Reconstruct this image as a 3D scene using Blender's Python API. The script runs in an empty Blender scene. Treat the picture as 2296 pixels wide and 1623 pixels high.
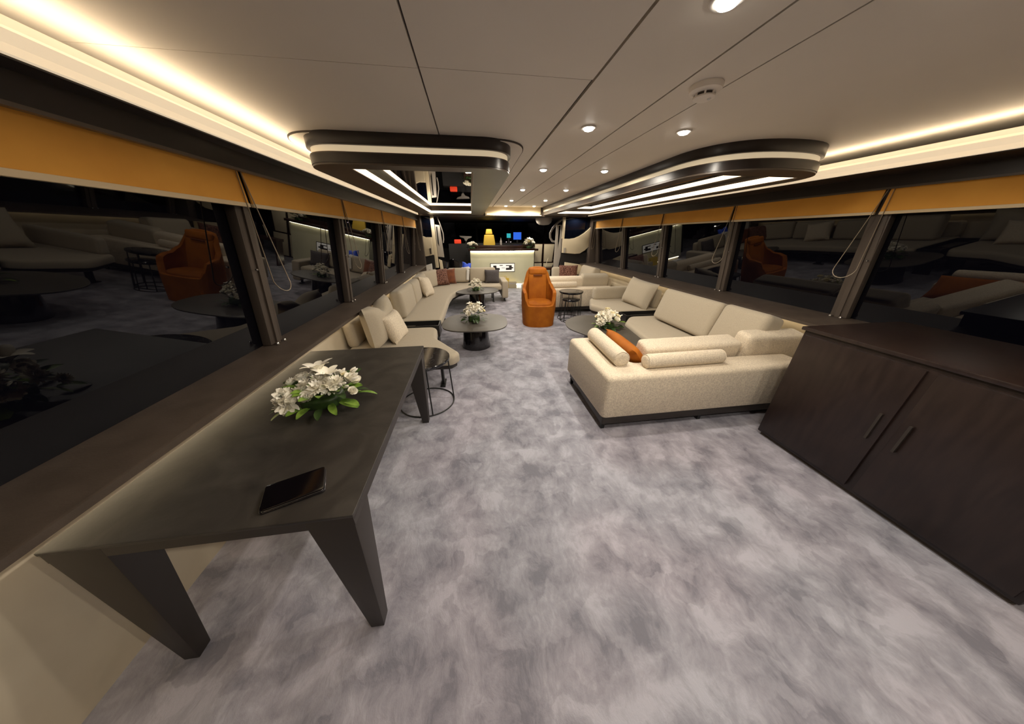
import bpy, bmesh, math, random
from mathutils import Vector, Matrix, Euler
from mathutils.geometry import tessellate_polygon
random.seed(7)
PI = math.pi
scene = bpy.context.scene
col = scene.collection

# ------------------------------------------------------------------ camera, world, exposure
F_PX, CXP, CYP, VPX, VPY, CAM_H = 605.0, 1148.0, 811.5, 1054.0, 527.0, 1.55
d = Vector(((VPX - CXP) / F_PX, -(VPY - CYP) / F_PX, -1.0)).normalized()
u = Vector((0.0, -d.z, d.y)).normalized()
r = d.cross(u)
cam_data = bpy.data.cameras.new('camera')
cam = bpy.data.objects.new('camera', cam_data)
col.objects.link(cam)
m3 = Matrix((r, d, u))
cam.matrix_world = Matrix.Translation((0, 0, CAM_H)) @ m3.to_4x4()
cam_data.sensor_fit = 'HORIZONTAL'
cam_data.sensor_width = 36.0
cam_data.lens = F_PX / 2296.0 * 36.0
cam_data.clip_start = 0.05
cam_data.clip_end = 200
scene.camera = cam

world = bpy.data.worlds.new('night')
scene.world = world
world.use_nodes = True
world.node_tree.nodes['Background'].inputs[0].default_value = (0.02, 0.03, 0.07, 1)
world.node_tree.nodes['Background'].inputs[1].default_value = 0.05

scene.view_settings.view_transform = 'Standard'
scene.view_settings.look = 'None'
scene.view_settings.gamma = 1.0
scene.view_settings.use_curve_mapping = False
scene.view_settings.exposure = 0.0
try:
    scene.cycles.use_denoising = True
    scene.cycles.max_bounces = 6
    scene.cycles.adaptive_threshold = 0.04
    scene.cycles.diffuse_bounces = 4
    scene.cycles.glossy_bounces = 3
    scene.cycles.caustics_reflective = False
    scene.cycles.caustics_refractive = False
    scene.cycles.sample_clamp_indirect = 6.0
except Exception:
    pass

DOWNLIGHT_W = 35.5
LED_COL = (1.0, 0.80, 0.55)
DL_COL = (1.0, 0.90, 0.76)
ZC = 2.18           # ceiling
ZR = 1.995          # underside of the ceiling rafts

# ------------------------------------------------------------------ materials
def mat(name, base, rough=0.5, metal=0.0, spec=0.5, emit=None, estr=0.0, coat=0.0, ior=1.5, sheen=0.0):
    m = bpy.data.materials.new(name)
    m.use_nodes = True
    b = m.node_tree.nodes['Principled BSDF']
    b.inputs['Base Color'].default_value = (*base, 1)
    b.inputs['Roughness'].default_value = rough
    b.inputs['Metallic'].default_value = metal
    b.inputs['IOR'].default_value = ior
    b.inputs['Specular IOR Level'].default_value = spec
    b.inputs['Coat Weight'].default_value = coat
    b.inputs['Sheen Weight'].default_value = sheen
    if emit:
        b.inputs['Emission Color'].default_value = (*emit, 1)
        b.inputs['Emission Strength'].default_value = estr
    return m

def nodes(m):
    return m.node_tree.nodes, m.node_tree.links, m.node_tree.nodes['Principled BSDF']

def add_noise(m, c0, c1, scale, detail=4, bump=0.0, bscale=None, distortion=0.0, lo=0.35, hi=0.65, stretch=(1, 1, 1), bdist=0.01):
    n, l, b = nodes(m)
    tc = n.new('ShaderNodeTexCoord')
    mp = n.new('ShaderNodeMapping')
    mp.inputs['Scale'].default_value = stretch
    l.new(tc.outputs['Object'], mp.inputs[0])
    t = n.new('ShaderNodeTexNoise')
    t.inputs['Scale'].default_value = scale
    t.inputs['Detail'].default_value = detail
    t.inputs['Distortion'].default_value = distortion
    l.new(mp.outputs[0], t.inputs['Vector'])
    cr = n.new('ShaderNodeValToRGB')
    cr.color_ramp.elements[0].position = lo
    cr.color_ramp.elements[0].color = (*c0, 1)
    cr.color_ramp.elements[1].position = hi
    cr.color_ramp.elements[1].color = (*c1, 1)
    l.new(t.outputs['Fac'], cr.inputs[0])
    l.new(cr.outputs[0], b.inputs['Base Color'])
    if bump:
        t2 = n.new('ShaderNodeTexNoise')
        t2.inputs['Scale'].default_value = bscale or scale
        t2.inputs['Detail'].default_value = 3
        l.new(mp.outputs[0], t2.inputs['Vector'])
        bp = n.new('ShaderNodeBump')
        bp.inputs['Strength'].default_value = bump
        bp.inputs['Distance'].default_value = bdist
        l.new(t2.outputs['Fac'], bp.inputs['Height'])
        l.new(bp.outputs[0], b.inputs['Normal'])
    return m

def emis(name, colr, s):
    m = bpy.data.materials.new(name)
    m.use_nodes = True
    n = m.node_tree.nodes
    n.clear()
    e = n.new('ShaderNodeEmission')
    e.inputs[0].default_value = (*colr, 1)
    e.inputs[1].default_value = s
    o = n.new('ShaderNodeOutputMaterial')
    m.node_tree.links.new(e.outputs[0], o.inputs[0])
    return m

M = {}
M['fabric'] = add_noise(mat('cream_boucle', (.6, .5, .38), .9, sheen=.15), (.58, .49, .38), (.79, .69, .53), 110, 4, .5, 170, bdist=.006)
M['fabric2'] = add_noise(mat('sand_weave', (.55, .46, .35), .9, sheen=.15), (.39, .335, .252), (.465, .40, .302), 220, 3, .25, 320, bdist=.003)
M['brown_pat'] = add_noise(mat('brown_patterned', (.2, .08, .05), .85), (.07, .022, .013), (.24, .115, .08), 45, 6, .2, 90, lo=.45, hi=.56)
M['rust'] = add_noise(mat('rust_velvet', (.3, .08, .02), .8, sheen=.3), (.13, .032, .008), (.20, .055, .013), 12, 4, .1, 80)
M['orange'] = add_noise(mat('orange_nubuck', (.5, .17, .02), .75, sheen=.0, spec=.25), (.31, .085, .004), (.40, .120, .006), 7, 5, .12, 90, bdist=.004)
M['orange_dark'] = mat('orange_slot', (.16, .04, .006), .8)
M['charcoal'] = add_noise(mat('charcoal_cloth', (.06, .05, .05), .85), (.05, .043, .045), (.085, .075, .075), 90, 3, .2, 200)
M['ceiling'] = add_noise(mat('ceiling_lacquer', (.5, .44, .37), .55, spec=.3), (.76, .695, .60), (.80, .73, .63), 1.2, 3)
M['groove'] = mat('groove_dark', (.07, .056, .045), .9)
M['dark'] = add_noise(mat('espresso_lacquer', (.02, .014, .012), .32), (.017, .012, .010), (.026, .018, .014), 5, 3)
M['brown'] = add_noise(mat('bronze_lacquer', (.10, .075, .055), .38), (.085, .064, .047), (.105, .08, .06), 3, 3)
M['sill'] = add_noise(mat('sill_leather', (.05, .036, .026), .5), (.055, .040, .030), (.075, .055, .042), 8, 4, .08, 120)
M['post'] = add_noise(mat('post_bronze', (.075, .058, .045), .42), (.066, .05, .04), (.085, .066, .052), 6, 3, stretch=(1, 1, .1))
M['cream'] = add_noise(mat('cream_panel', (.62, .54, .40), .55), (.60, .52, .39), (.66, .58, .44), 4, 3)
M['cream_gloss'] = mat('cream_lacquer', (.70, .60, .42), .4)
M['cream_reveal'] = mat('cream_glow_reveal', (.80, .68, .48), .5, emit=(1.0, .80, .52), estr=.42)  # emission paints the indirect groove light into the strip itself
M['cream_reveal2'] = mat('cove_glow_fascia', (.84, .74, .56), .5, emit=(1.0, .80, .55), estr=.60)  # emission paints the bounced cove light onto the fascia
M['pale'] = mat('pale_grey_trim', (.42, .38, .33), .45)
M['amber'] = add_noise(mat('amber_blind', (.5, .26, .05), .75), (.78, .36, .05), (.86, .42, .065), 3, 4, .08, 300, bdist=.002)
M['amber_hem'] = mat('blind_hem', (.75, .60, .38), .6)
M['ceramic'] = add_noise(mat('charcoal_ceramic', (.03, .027, .024), .46), (.022, .019, .017), (.052, .046, .040), 5, 9, .04, 60, distortion=1.2, lo=.4, hi=.75)
M['tframe'] = mat('dark_bronze_metal', (.026, .020, .016), .42)
M['tabletop'] = add_noise(mat('taupe_tabletop', (.10, .09, .075), .45), (.072, .063, .051), (.090, .080, .066), 3, 5)
M['gloss'] = mat('black_gloss', (.010, .008, .010), .10, coat=.5)
M['marble'] = mat('black_marble', (.01, .009, .011), .12)
M['blackmetal'] = mat('black_metal', (.008, .008, .008), .4)
M['chrome'] = mat('chrome', (.8, .8, .8), .12, 1.0)
M['mirror'] = mat('smoked_mirror', (.62, .58, .54), .015, 1.0)
M['glass'] = mat('night_glass', (.002, .002, .004), .015, spec=.5, ior=1.5)
M['glass2'] = mat('wheelhouse_glass', (.002, .003, .007), .03, ior=1.4)
M['led'] = emis('led_diffuser', LED_COL, 3.6)
M['led_cove'] = emis('led_cove_strip', LED_COL, 16.0)
M['led_sill'] = emis('led_sill_strip', (1.0, .80, .52), 10.0)
M['led_desk'] = emis('led_desk_strip', (1.0, .90, .66), 26.0)
M['lens'] = emis('downlight_lens', (1.0, .93, .82), 22.0)
M['trimring'] = mat('downlight_trim', (.7, .65, .58), .4)
M['white'] = mat('white_plastic', (.88, .80, .69), .45)
M['desk'] = add_noise(mat('desk_front', (.50, .45, .34), .5), (.64, .62, .43), (.69, .665, .47), 3, 3)
M['walnut'] = add_noise(mat('dark_walnut', (.03, .012, .008), .3), (.022, .009, .006), (.05, .018, .011), 4, 6, stretch=(1, 8, 8))
M['signwhite'] = mat('sign_white', (.8, .78, .72), .5, emit=(1, .95, .88), estr=.55)
M['signdark'] = mat('sign_dark', (.02, .016, .016), .5)
M['screen_blue'] = emis('screen_blue', (.04, .16, .85), .9)
M['screen_teal'] = emis('screen_teal', (.05, .55, .60), .8)
M['red'] = mat('red_lamp', (.6, .04, .01), .6, emit=(1, .06, .015), estr=.45)
M['helm'] = mat('mustard_leather', (.62, .40, .04), .6)
M['petal'] = add_noise(mat('white_petal', (.85, .80, .68), .7), (.93, .88, .74), (.98, .95, .86), 30, 3)
M['petal2'] = add_noise(mat('cream_petal', (.85, .76, .50), .7), (.92, .82, .52), (.97, .91, .72), 30, 3)
M['leaf'] = add_noise(mat('leaf_green', (.06, .13, .02), .45), (.06, .14, .015), (.22, .36, .05), 25, 3)
M['leafd'] = add_noise(mat('leaf_dark', (.02, .05, .01), .45), (.015, .035, .008), (.035, .075, .015), 25, 3)
M['blue'] = mat('blue_plastic', (.03, .10, .75), .5)
M['whitecloth'] = mat('white_cloth', (.7, .68, .64), .8)
M['boxbeige'] = mat('beige_card', (.42, .36, .24), .8)
M['yellow'] = mat('yellow_card', (.65, .45, .06), .7)
M['darkwall'] = mat('wheelhouse_dark', (.012, .010, .009), .6)
M['navy'] = mat('phone_black', (.004, .003, .004), .12)
M['cabinet'] = add_noise(mat('dark_mahogany', (.014, .008, .007), .35), (.012, .006, .005), (.02, .011, .009), 5, 4, stretch=(6, 6, 1))
M['chain'] = mat('bead_chain', (.30, .24, .17), .4, .3)
M['pinkled'] = emis('small_lights', (1, .75, .8), 3)

def carpet():
    m = mat('silk_carpet', (.3, .28, .28), .8, sheen=.3)
    n, l, b = nodes(m)
    b.inputs['Sheen Roughness'].default_value = .4
    tc = n.new('ShaderNodeTexCoord')
    w = n.new('ShaderNodeTexNoise'); w.noise_dimensions = '2D'; w.inputs['Scale'].default_value = 5.0; w.inputs['Detail'].default_value = 2
    l.new(tc.outputs['Object'], w.inputs['Vector'])
    ad = n.new('ShaderNodeVectorMath'); ad.operation = 'MULTIPLY_ADD'
    l.new(w.outputs['Color'], ad.inputs[0]); ad.inputs[1].default_value = (.10, .10, 0); l.new(tc.outputs['Object'], ad.inputs[2])
    a = n.new('ShaderNodeTexNoise'); a.noise_dimensions = '2D'; a.inputs['Scale'].default_value = 4.6; a.inputs['Detail'].default_value = 7; a.inputs['Roughness'].default_value = .60; a.inputs['Distortion'].default_value = .15
    l.new(ad.outputs[0], a.inputs['Vector'])
    v = n.new('ShaderNodeTexVoronoi'); v.voronoi_dimensions = '2D'; v.feature = 'SMOOTH_F1'; v.inputs['Scale'].default_value = 7.5; v.inputs['Smoothness'].default_value = .25
    l.new(ad.outputs[0], v.inputs['Vector'])
    mx = n.new('ShaderNodeMath'); mx.operation = 'MULTIPLY_ADD'
    l.new(v.outputs['Distance'], mx.inputs[0]); mx.inputs[1].default_value = -.16; l.new(a.outputs['Fac'], mx.inputs[2])
    vc = n.new('ShaderNodeTexVoronoi'); vc.voronoi_dimensions = '2D'; vc.feature = 'SMOOTH_F1'; vc.inputs['Scale'].default_value = 10.0; vc.inputs['Smoothness'].default_value = .18
    wd = n.new('ShaderNodeTexNoise'); wd.noise_dimensions = '2D'; wd.inputs['Scale'].default_value = 14.0; wd.inputs['Detail'].default_value = 3
    l.new(tc.outputs['Object'], wd.inputs['Vector'])
    wa = n.new('ShaderNodeVectorMath'); wa.operation = 'MULTIPLY_ADD'
    l.new(wd.outputs['Color'], wa.inputs[0]); wa.inputs[1].default_value = (.09, .09, 0); l.new(ad.outputs[0], wa.inputs[2])
    l.new(wa.outputs[0], vc.inputs['Vector'])
    sp = n.new('ShaderNodeSeparateColor'); l.new(vc.outputs['Color'], sp.inputs[0])
    mx3 = n.new('ShaderNodeMath'); mx3.operation = 'MULTIPLY_ADD'
    l.new(sp.outputs[0], mx3.inputs[0]); mx3.inputs[1].default_value = .16; l.new(mx.outputs[0], mx3.inputs[2])
    fm = n.new('ShaderNodeMapping'); fm.inputs['Scale'].default_value = (1.0, .45, 1.0); fm.inputs['Rotation'].default_value = (0, 0, .5)
    l.new(ad.outputs[0], fm.inputs[0])
    fn = n.new('ShaderNodeTexNoise'); fn.noise_dimensions = '2D'; fn.inputs['Scale'].default_value = 42; fn.inputs['Detail'].default_value = 6; fn.inputs['Roughness'].default_value = .7
    l.new(fm.outputs[0], fn.inputs['Vector'])
    mx2 = n.new('ShaderNodeMath'); mx2.operation = 'MULTIPLY_ADD'
    l.new(fn.outputs['Fac'], mx2.inputs[0]); mx2.inputs[1].default_value = .30; l.new(mx3.outputs[0], mx2.inputs[2])
    cr = n.new('ShaderNodeValToRGB')  # mottling puts the pile's lighter and darker sheen into the colour
    e = cr.color_ramp.elements
    e[0].position = .44; e[0].color = (.195, .193, .232, 1)
    e[1].position = .87; e[1].color = (.455, .45, .515, 1)
    x = e.new(.605); x.color = (.30, .295, .343, 1)
    x = e.new(.70); x.color = (.345, .34, .392, 1)
    l.new(mx2.outputs[0], cr.inputs[0])
    h = n.new('ShaderNodeTexNoise'); h.noise_dimensions = '2D'; h.inputs['Scale'].default_value = 1.1; h.inputs['Detail'].default_value = 2
    l.new(tc.outputs['Object'], h.inputs['Vector'])
    hr = n.new('ShaderNodeValToRGB')
    hr.color_ramp.elements[0].position = .4; hr.color_ramp.elements[0].color = (.965, .985, 1.0, 1)
    hr.color_ramp.elements[1].position = .62; hr.color_ramp.elements[1].color = (1.0, .97, .985, 1)
    l.new(h.outputs['Fac'], hr.inputs[0])
    mm = n.new('ShaderNodeMix'); mm.data_type = 'RGBA'; mm.blend_type = 'MULTIPLY'
    mm.inputs[0].default_value = 1.0
    l.new(cr.outputs[0], mm.inputs[6]); l.new(hr.outputs[0], mm.inputs[7])
    l.new(mm.outputs[2], b.inputs['Base Color'])
    bp = n.new('ShaderNodeBump'); bp.inputs['Strength'].default_value = .35; bp.inputs['Distance'].default_value = .012
    l.new(fn.outputs['Fac'], bp.inputs['Height'])
    l.new(bp.outputs[0], b.inputs['Normal'])
    return m
M['carpet'] = carpet()

def marble_veins(m):
    n, l, b = nodes(m)
    tc = n.new('ShaderNodeTexCoord')
    t = n.new('ShaderNodeTexNoise'); t.inputs['Scale'].default_value = 5; t.inputs['Detail'].default_value = 5; t.inputs['Distortion'].default_value = 1.0
    l.new(tc.outputs['Object'], t.inputs['Vector'])
    cr = n.new('ShaderNodeValToRGB')
    e = cr.color_ramp.elements
    e[0].position = .492; e[0].color = (.008, .007, .009, 1)
    e[1].position = .508; e[1].color = (.008, .007, .009, 1)
    x = e.new(.5); x.color = (.10, .10, .10, 1)
    l.new(t.outputs['Fac'], cr.inputs[0]); l.new(cr.outputs[0], b.inputs['Base Color'])
marble_veins(M['marble'])

# ------------------------------------------------------------------ mesh helpers
def link(name, me, m, parent=None, loc=None, rot=None):
    o = bpy.data.objects.new(name, me)
    col.objects.link(o)
    if m is not None and not me.materials:
        me.materials.append(m)
    if parent is not None:
        o.parent = parent
    if loc is not None:
        o.location = loc
    if rot is not None:
        o.rotation_euler = rot
    return o

def smooth(me, ang=40):
    me.polygons.foreach_set('use_smooth', [True] * len(me.polygons))
    try:
        me.set_sharp_from_angle(angle=math.radians(ang))
    except Exception:
        pass
    me.update()

class MB:
    def __init__(self):
        self.v = []; self.f = []
    def add(self, vs, fs):
        k = len(self.v)
        self.v += [tuple(p) for p in vs]
        self.f += [tuple(i + k for i in f) for f in fs]
        return self
    def box(self, x0, x1, y0, y1, z0, z1):
        return self.add([(x0, y0, z0), (x1, y0, z0), (x1, y1, z0), (x0, y1, z0), (x0, y0, z1), (x1, y0, z1), (x1, y1, z1), (x0, y1, z1)],
                        [(0, 3, 2, 1), (4, 5, 6, 7), (0, 1, 5, 4), (1, 2, 6, 5), (2, 3, 7, 6), (3, 0, 4, 7)])
    def hexa(self, b4, t4):
        return self.add(list(b4) + list(t4), [(0, 3, 2, 1), (4, 5, 6, 7), (0, 1, 5, 4), (1, 2, 6, 5), (2, 3, 7, 6), (3, 0, 4, 7)])
    def prism(self, pts, axis, a, b, tess=False):
        # polygon pts (2D) extruded along axis from a to b
        def P(p, t):
            if axis == 'z': return (p[0], p[1], t)
            if axis == 'y': return (p[0], t, p[1])
            return (t, p[0], p[1])
        n = len(pts)
        vs = [P(p, a) for p in pts] + [P(p, b) for p in pts]
        if tess:
            tr = tessellate_polygon([[Vector((p[0], p[1], 0)) for p in pts]])
            caps = [tuple(q) for q in tr] + [tuple(n + k for k in q) for q in tr]
        else:
            caps = [tuple(range(n))[::-1], tuple(range(n, 2 * n))]
        fs = caps + [(i, (i + 1) % n, n + (i + 1) % n, n + i) for i in range(n)]
        return self.add(vs, fs)
    def tube(self, path, rad, n=8, closed=False, cap=True):
        path = [Vector(p) for p in path]
        rings = []
        L = len(path)
        prev = None
        for i, p in enumerate(path):
            if closed:
                t = path[(i + 1) % L] - path[i - 1]
            else:
                t = path[min(i + 1, L - 1)] - path[max(i - 1, 0)]
            t.normalize()
            if prev is None:
                a = Vector((0, 0, 1)) if abs(t.z) < .9 else Vector((1, 0, 0))
                x = t.cross(a).normalized()
            else:
                x = (prev - t * prev.dot(t)).normalized()
            prev = x
            y = t.cross(x)
            rr = rad[i] if isinstance(rad, (list, tuple)) else rad
            rings.append([p + (x * math.cos(2 * PI * k / n) + y * math.sin(2 * PI * k / n)) * rr for k in range(n)])
        vs = [v for rg in rings for v in rg]
        fs = []
        for i in range(L if closed else L - 1):
            j = (i + 1) % L
            for k in range(n):
                fs.append((i * n + k, i * n + (k + 1) % n, j * n + (k + 1) % n, j * n + k))
        if cap and not closed:
            fs.append(tuple(range(n))[::-1]); fs.append(tuple((L - 1) * n + k for k in range(n)))
        return self.add(vs, fs)
    def lathe(self, prof, n=32, cx=0, cy=0, cap=True):
        vs = []; fs = []
        for (rr, z) in prof:
            vs += [(cx + rr * math.cos(2 * PI * k / n), cy + rr * math.sin(2 * PI * k / n), z) for k in range(n)]
        L = len(prof)
        for i in range(L - 1):
            for k in range(n):
                fs.append((i * n + k, i * n + (k + 1) % n, (i + 1) * n + (k + 1) % n, (i + 1) * n + k))
        if cap:
            fs.append(tuple(range(n))[::-1]); fs.append(tuple((L - 1) * n + k for k in range(n)))
        return self.add(vs, fs)
    def mesh(self, name, sm=None):
        me = bpy.data.meshes.new(name)
        me.from_pydata(self.v, [], self.f)
        me.update()
        bm = bmesh.new(); bm.from_mesh(me)
        bmesh.ops.recalc_face_normals(bm, faces=bm.faces)
        bm.to_mesh(me); bm.free()
        if sm:
            smooth(me, sm)
        return me
    def build(self, name, m, parent=None, loc=None, rot=None, sm=None, bevel=0, bseg=2):
        me = self.mesh(name)
        if bevel:
            bm = bmesh.new(); bm.from_mesh(me)
            es = [e for e in bm.edges if len(e.link_faces) == 2 and e.calc_face_angle(0) > .5]
            bmesh.ops.bevel(bm, geom=es, offset=bevel, segments=bseg, profile=.6, affect='EDGES', clamp_overlap=True)
            bm.to_mesh(me); bm.free()
            sm = sm or 35
        if sm:
            smooth(me, sm)
        return link(name, me, m, parent, loc, rot)

def round_poly(pts, rad, seg=8):
    out = []
    n = len(pts)
    for i in range(n):
        p = Vector(pts[i]); a = Vector(pts[i - 1]); b = Vector(pts[(i + 1) % n])
        rr = rad[i] if isinstance(rad, (list, tuple)) else rad
        if rr <= 1e-5:
            out.append((p.x, p.y)); continue
        da = (a - p); db = (b - p)
        la, lb = da.length, db.length
        da.normalize(); db.normalize()
        ang = da.angle(db)
        t = min(rr / math.tan(ang / 2), la * .49, lb * .49)
        s = p + da * t; e = p + db * t
        for k in range(seg + 1):
            q = k / seg
            v = s * (1 - q) ** 2 + p * 2 * q * (1 - q) + e * q * q
            out.append((v.x, v.y))
    return out

def inset(pts, dd):
    n = len(pts)
    area = sum(pts[i][0] * pts[(i + 1) % n][1] - pts[(i + 1) % n][0] * pts[i][1] for i in range(n))
    s = 1 if area > 0 else -1
    out = []
    for i in range(n):
        a = Vector(pts[i - 1]); p = Vector(pts[i]); b = Vector(pts[(i + 1) % n])
        t1 = (p - a); t2 = (b - p)
        if t1.length < 1e-7: t1 = t2.copy()
        if t2.length < 1e-7: t2 = t1.copy()
        t1.normalize(); t2.normalize()
        n1 = Vector((-t1.y, t1.x)) * s; n2 = Vector((-t2.y, t2.x)) * s
        nn = n1 + n2
        if nn.length < 1e-6: nn = n1
        nn.normalize()
        k = dd / max(.35, nn.dot(n1))
        out.append((p.x + nn.x * k, p.y + nn.y * k))
    return out

def slab(pts, z0, z1, rt=.03, rb=.01, puff=0.0, seg=5):
    """closed slab with rounded top and bottom edges from an outline"""
    rings = []
    for k in range(3):
        a = PI / 2 * k / 2
        rings.append((inset(pts, rb * (1 - math.sin(a))), z0 + rb * (1 - math.cos(a))))
    for k in range(seg + 1):
        a = PI / 2 * k / seg
        rings.append((inset(pts, rt * (1 - math.cos(a))), z1 - rt * (1 - math.sin(a))))
    if puff:
        rings.append((inset(pts, rt + .05), z1 + puff * .6))
        rings.append((inset(pts, rt + .11), z1 + puff))
    n = len(pts)
    vs = []; fs = []
    for rg, z in rings:
        vs += [(p[0], p[1], z) for p in rg]
    for i in range(len(rings) - 1):
        for k in range(n):
            fs.append((i * n + k, i * n + (k + 1) % n, (i + 1) * n + (k + 1) % n, (i + 1) * n + k))
    top = (len(rings) - 1) * n
    for base in (0, top):
        for tri in tessellate_polygon([[Vector(vs[base + k]) for k in range(n)]]):
            fs.append(tuple(base + q for q in tri))
    mb = MB(); mb.add(vs, fs)
    return mb

def softbox(w, dp, h, rad=.04, puff=(0, 0, 0), nr=4, nm=5):
    """rounded cushion block centred on the origin; puff bulges the faces along x, y, z"""
    half = (w / 2, dp / 2, h / 2)
    rad = min(rad, min(half) * .98)
    def ticks(hf):
        inn = hf - rad
        t = [-hf + rad * (1 - math.cos(PI / 2 * k / nr)) * 1.0 for k in range(nr)]
        t += [-inn + 2 * inn * k / nm for k in range(nm + 1)]
        t += [-x for x in t[:nr]][::-1]
        return t
    T = [ticks(hf) for hf in half]
    mb = MB(); idx = {}
    def vid(i, j, k):
        key = (i, j, k)
        if key in idx: return idx[key]
        p = Vector((T[0][i], T[1][j], T[2][k]))
        q = Vector([max(-(half[a] - rad), min(half[a] - rad, p[a])) for a in range(3)])
        dd = p - q
        if dd.length > 1e-9:
            dd = dd.normalized() * rad
        v = q + dd
        un = [v[a] / half[a] for a in range(3)]
        for a in range(3):
            if puff[a]:
                b_, c_ = (a + 1) % 3, (a + 2) % 3
                v[a] += un[a] * puff[a] * max(0, 1 - un[b_] ** 2) * max(0, 1 - un[c_] ** 2)
        idx[key] = len(mb.v); mb.v.append(tuple(v))
        return idx[key]
    n = [len(t) - 1 for t in T]
    for i in range(n[0]):
        for j in range(n[1]):
            mb.f.append((vid(i, j, 0), vid(i, j + 1, 0), vid(i + 1, j + 1, 0), vid(i + 1, j, 0)))
            mb.f.append((vid(i, j, n[2]), vid(i + 1, j, n[2]), vid(i + 1, j + 1, n[2]), vid(i, j + 1, n[2])))
    for i in range(n[0]):
        for k in range(n[2]):
            mb.f.append((vid(i, 0, k), vid(i + 1, 0, k), vid(i + 1, 0, k + 1), vid(i, 0, k + 1)))
            mb.f.append((vid(i, n[1], k), vid(i, n[1], k + 1), vid(i + 1, n[1], k + 1), vid(i + 1, n[1], k)))
    for j in range(n[1]):
        for k in range(n[2]):
            mb.f.append((vid(0, j, k), vid(0, j, k + 1), vid(0, j + 1, k + 1), vid(0, j + 1, k)))
            mb.f.append((vid(n[0], j, k), vid(n[0], j + 1, k), vid(n[0], j + 1, k + 1), vid(n[0], j, k + 1)))
    return mb

def pillow(w, h, t, n=12, dent=0.0):
    """throw pillow standing in the XZ plane, thickness along Y, pinched corners; dent chops the top edge"""
    mb = MB()
    for s in (1, -1):
        k0 = len(mb.v)
        for i in range(n + 1):
            for j in range(n + 1):
                a = -1 + 2 * i / n; b = -1 + 2 * j / n
                x = a * w / 2 * (1 - .06 * (1 - b * b)); z = b * h / 2 * (1 - .06 * (1 - a * a))
                th = t / 2 * ((max(0, 1 - a ** 4)) * (max(0, 1 - b ** 4))) ** .45
                if dent:
                    g = math.exp(-(a / .28) ** 2) * max(0, b) ** 2
                    z -= dent * g
                    th *= 1 - .35 * g
                mb.v.append((x, s * th, z))
        for i in range(n):
            for j in range(n):
                q = (k0 + i * (n + 1) + j, k0 + (i + 1) * (n + 1) + j, k0 + (i + 1) * (n + 1) + j + 1, k0 + i * (n + 1) + j + 1)
                mb.f.append(q if s < 0 else q[::-1])
    return mb

def weld(o, dist=.0005):
    bm = bmesh.new(); bm.from_mesh(o.data)
    bmesh.ops.remove_doubles(bm, verts=bm.verts, dist=dist)
    bm.to_mesh(o.data); bm.free()
    smooth(o.data, 60)

def tag(o, label, cat, group=None, kind=None):
    if label: o['label'] = label
    if cat: o['category'] = cat
    if group: o['group'] = group
    if kind: o['kind'] = kind
    return o

def struct(o, label=None):
    o['kind'] = 'structure'
    if label: o['label'] = label
    return o

def empty(name, loc=(0, 0, 0), rz=0.0, label=None, cat=None, group=None):
    o = bpy.data.objects.new(name, None)
    o.empty_display_size = .1
    col.objects.link(o)
    o.location = loc
    o.rotation_euler = (0, 0, rz)
    if label: tag(o, label, cat, group)
    return o

def dup(o, parent=None):
    c = o.copy(); col.objects.link(c)
    c.parent = parent
    for ch in list(o.children):
        dup(ch, c)
    return c

# ------------------------------------------------------------------ the room shell
YB, YF = -1.6, 7.7        # saloon from behind the camera to the wheelhouse step
fl = struct(MB().box(-2.6, 4.6, YB, 13.0, -.06, 0).build('floor', M['carpet']), 'mottled grey silk carpet across the whole saloon')

# ceiling: dark backing with separate lacquered panels
ce = struct(MB().box(-1.7, 3.7, YB, YF, ZC + .014, ZC + .05).build('ceiling', M['groove']), 'beige lacquered panel ceiling with thin dark joints')
def cpanel(x0, x1, y0, y1, g=.004):
    MB().box(x0 + g, x1 - g, y0 + .0015, y1 - .0015, ZC, ZC + .016).build('ceiling_panel', M['ceiling'], ce)
cpanel(-1.7, -.172, YB, 1.58); cpanel(-1.7, -.172, 1.58, YF)
cpanel(-.172, .59, YB, 1.57); cpanel(-.172, .585, 1.57, YF)
cpanel(.592, 1.004, YB, YF, .006); cpanel(1.004, 1.225, YB, YF); cpanel(1.225, 3.7, YB, YF)

# side walls under the sills
def side_wall(side):
    s = -1 if side == 'left' else 1
    xin, xwall, xout = (-1.2, -1.45, -1.62) if s < 0 else (3.03, 3.32, 3.62)
    w = struct(MB().box(min(xwall, xout), max(xwall, xout), YB, 7.75, 0, .79).build('wall_' + side, M['cream']), 'cream panel wall under the %s window sill' % ('starboard' if s > 0 else 'port'))
    ys = YB
    sl = struct(MB().prism([(xin, .795), (xin, .82), (xin - s * -.01, .825), (xout, .845), (xout, .795)], 'y', YB, 7.75).build('trim_%d' % (1 if s < 0 else 2), M['sill'], sm=30), 'dark leather window sill shelf')
    ls = MB().box(*sorted((xin + s * .215, xin + s * .235)), YB + .1, 7.7, .785, .793).build('led_strip', M['led_sill'], sl)
    return w
side_wall('left'); side_wall('right')

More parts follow.
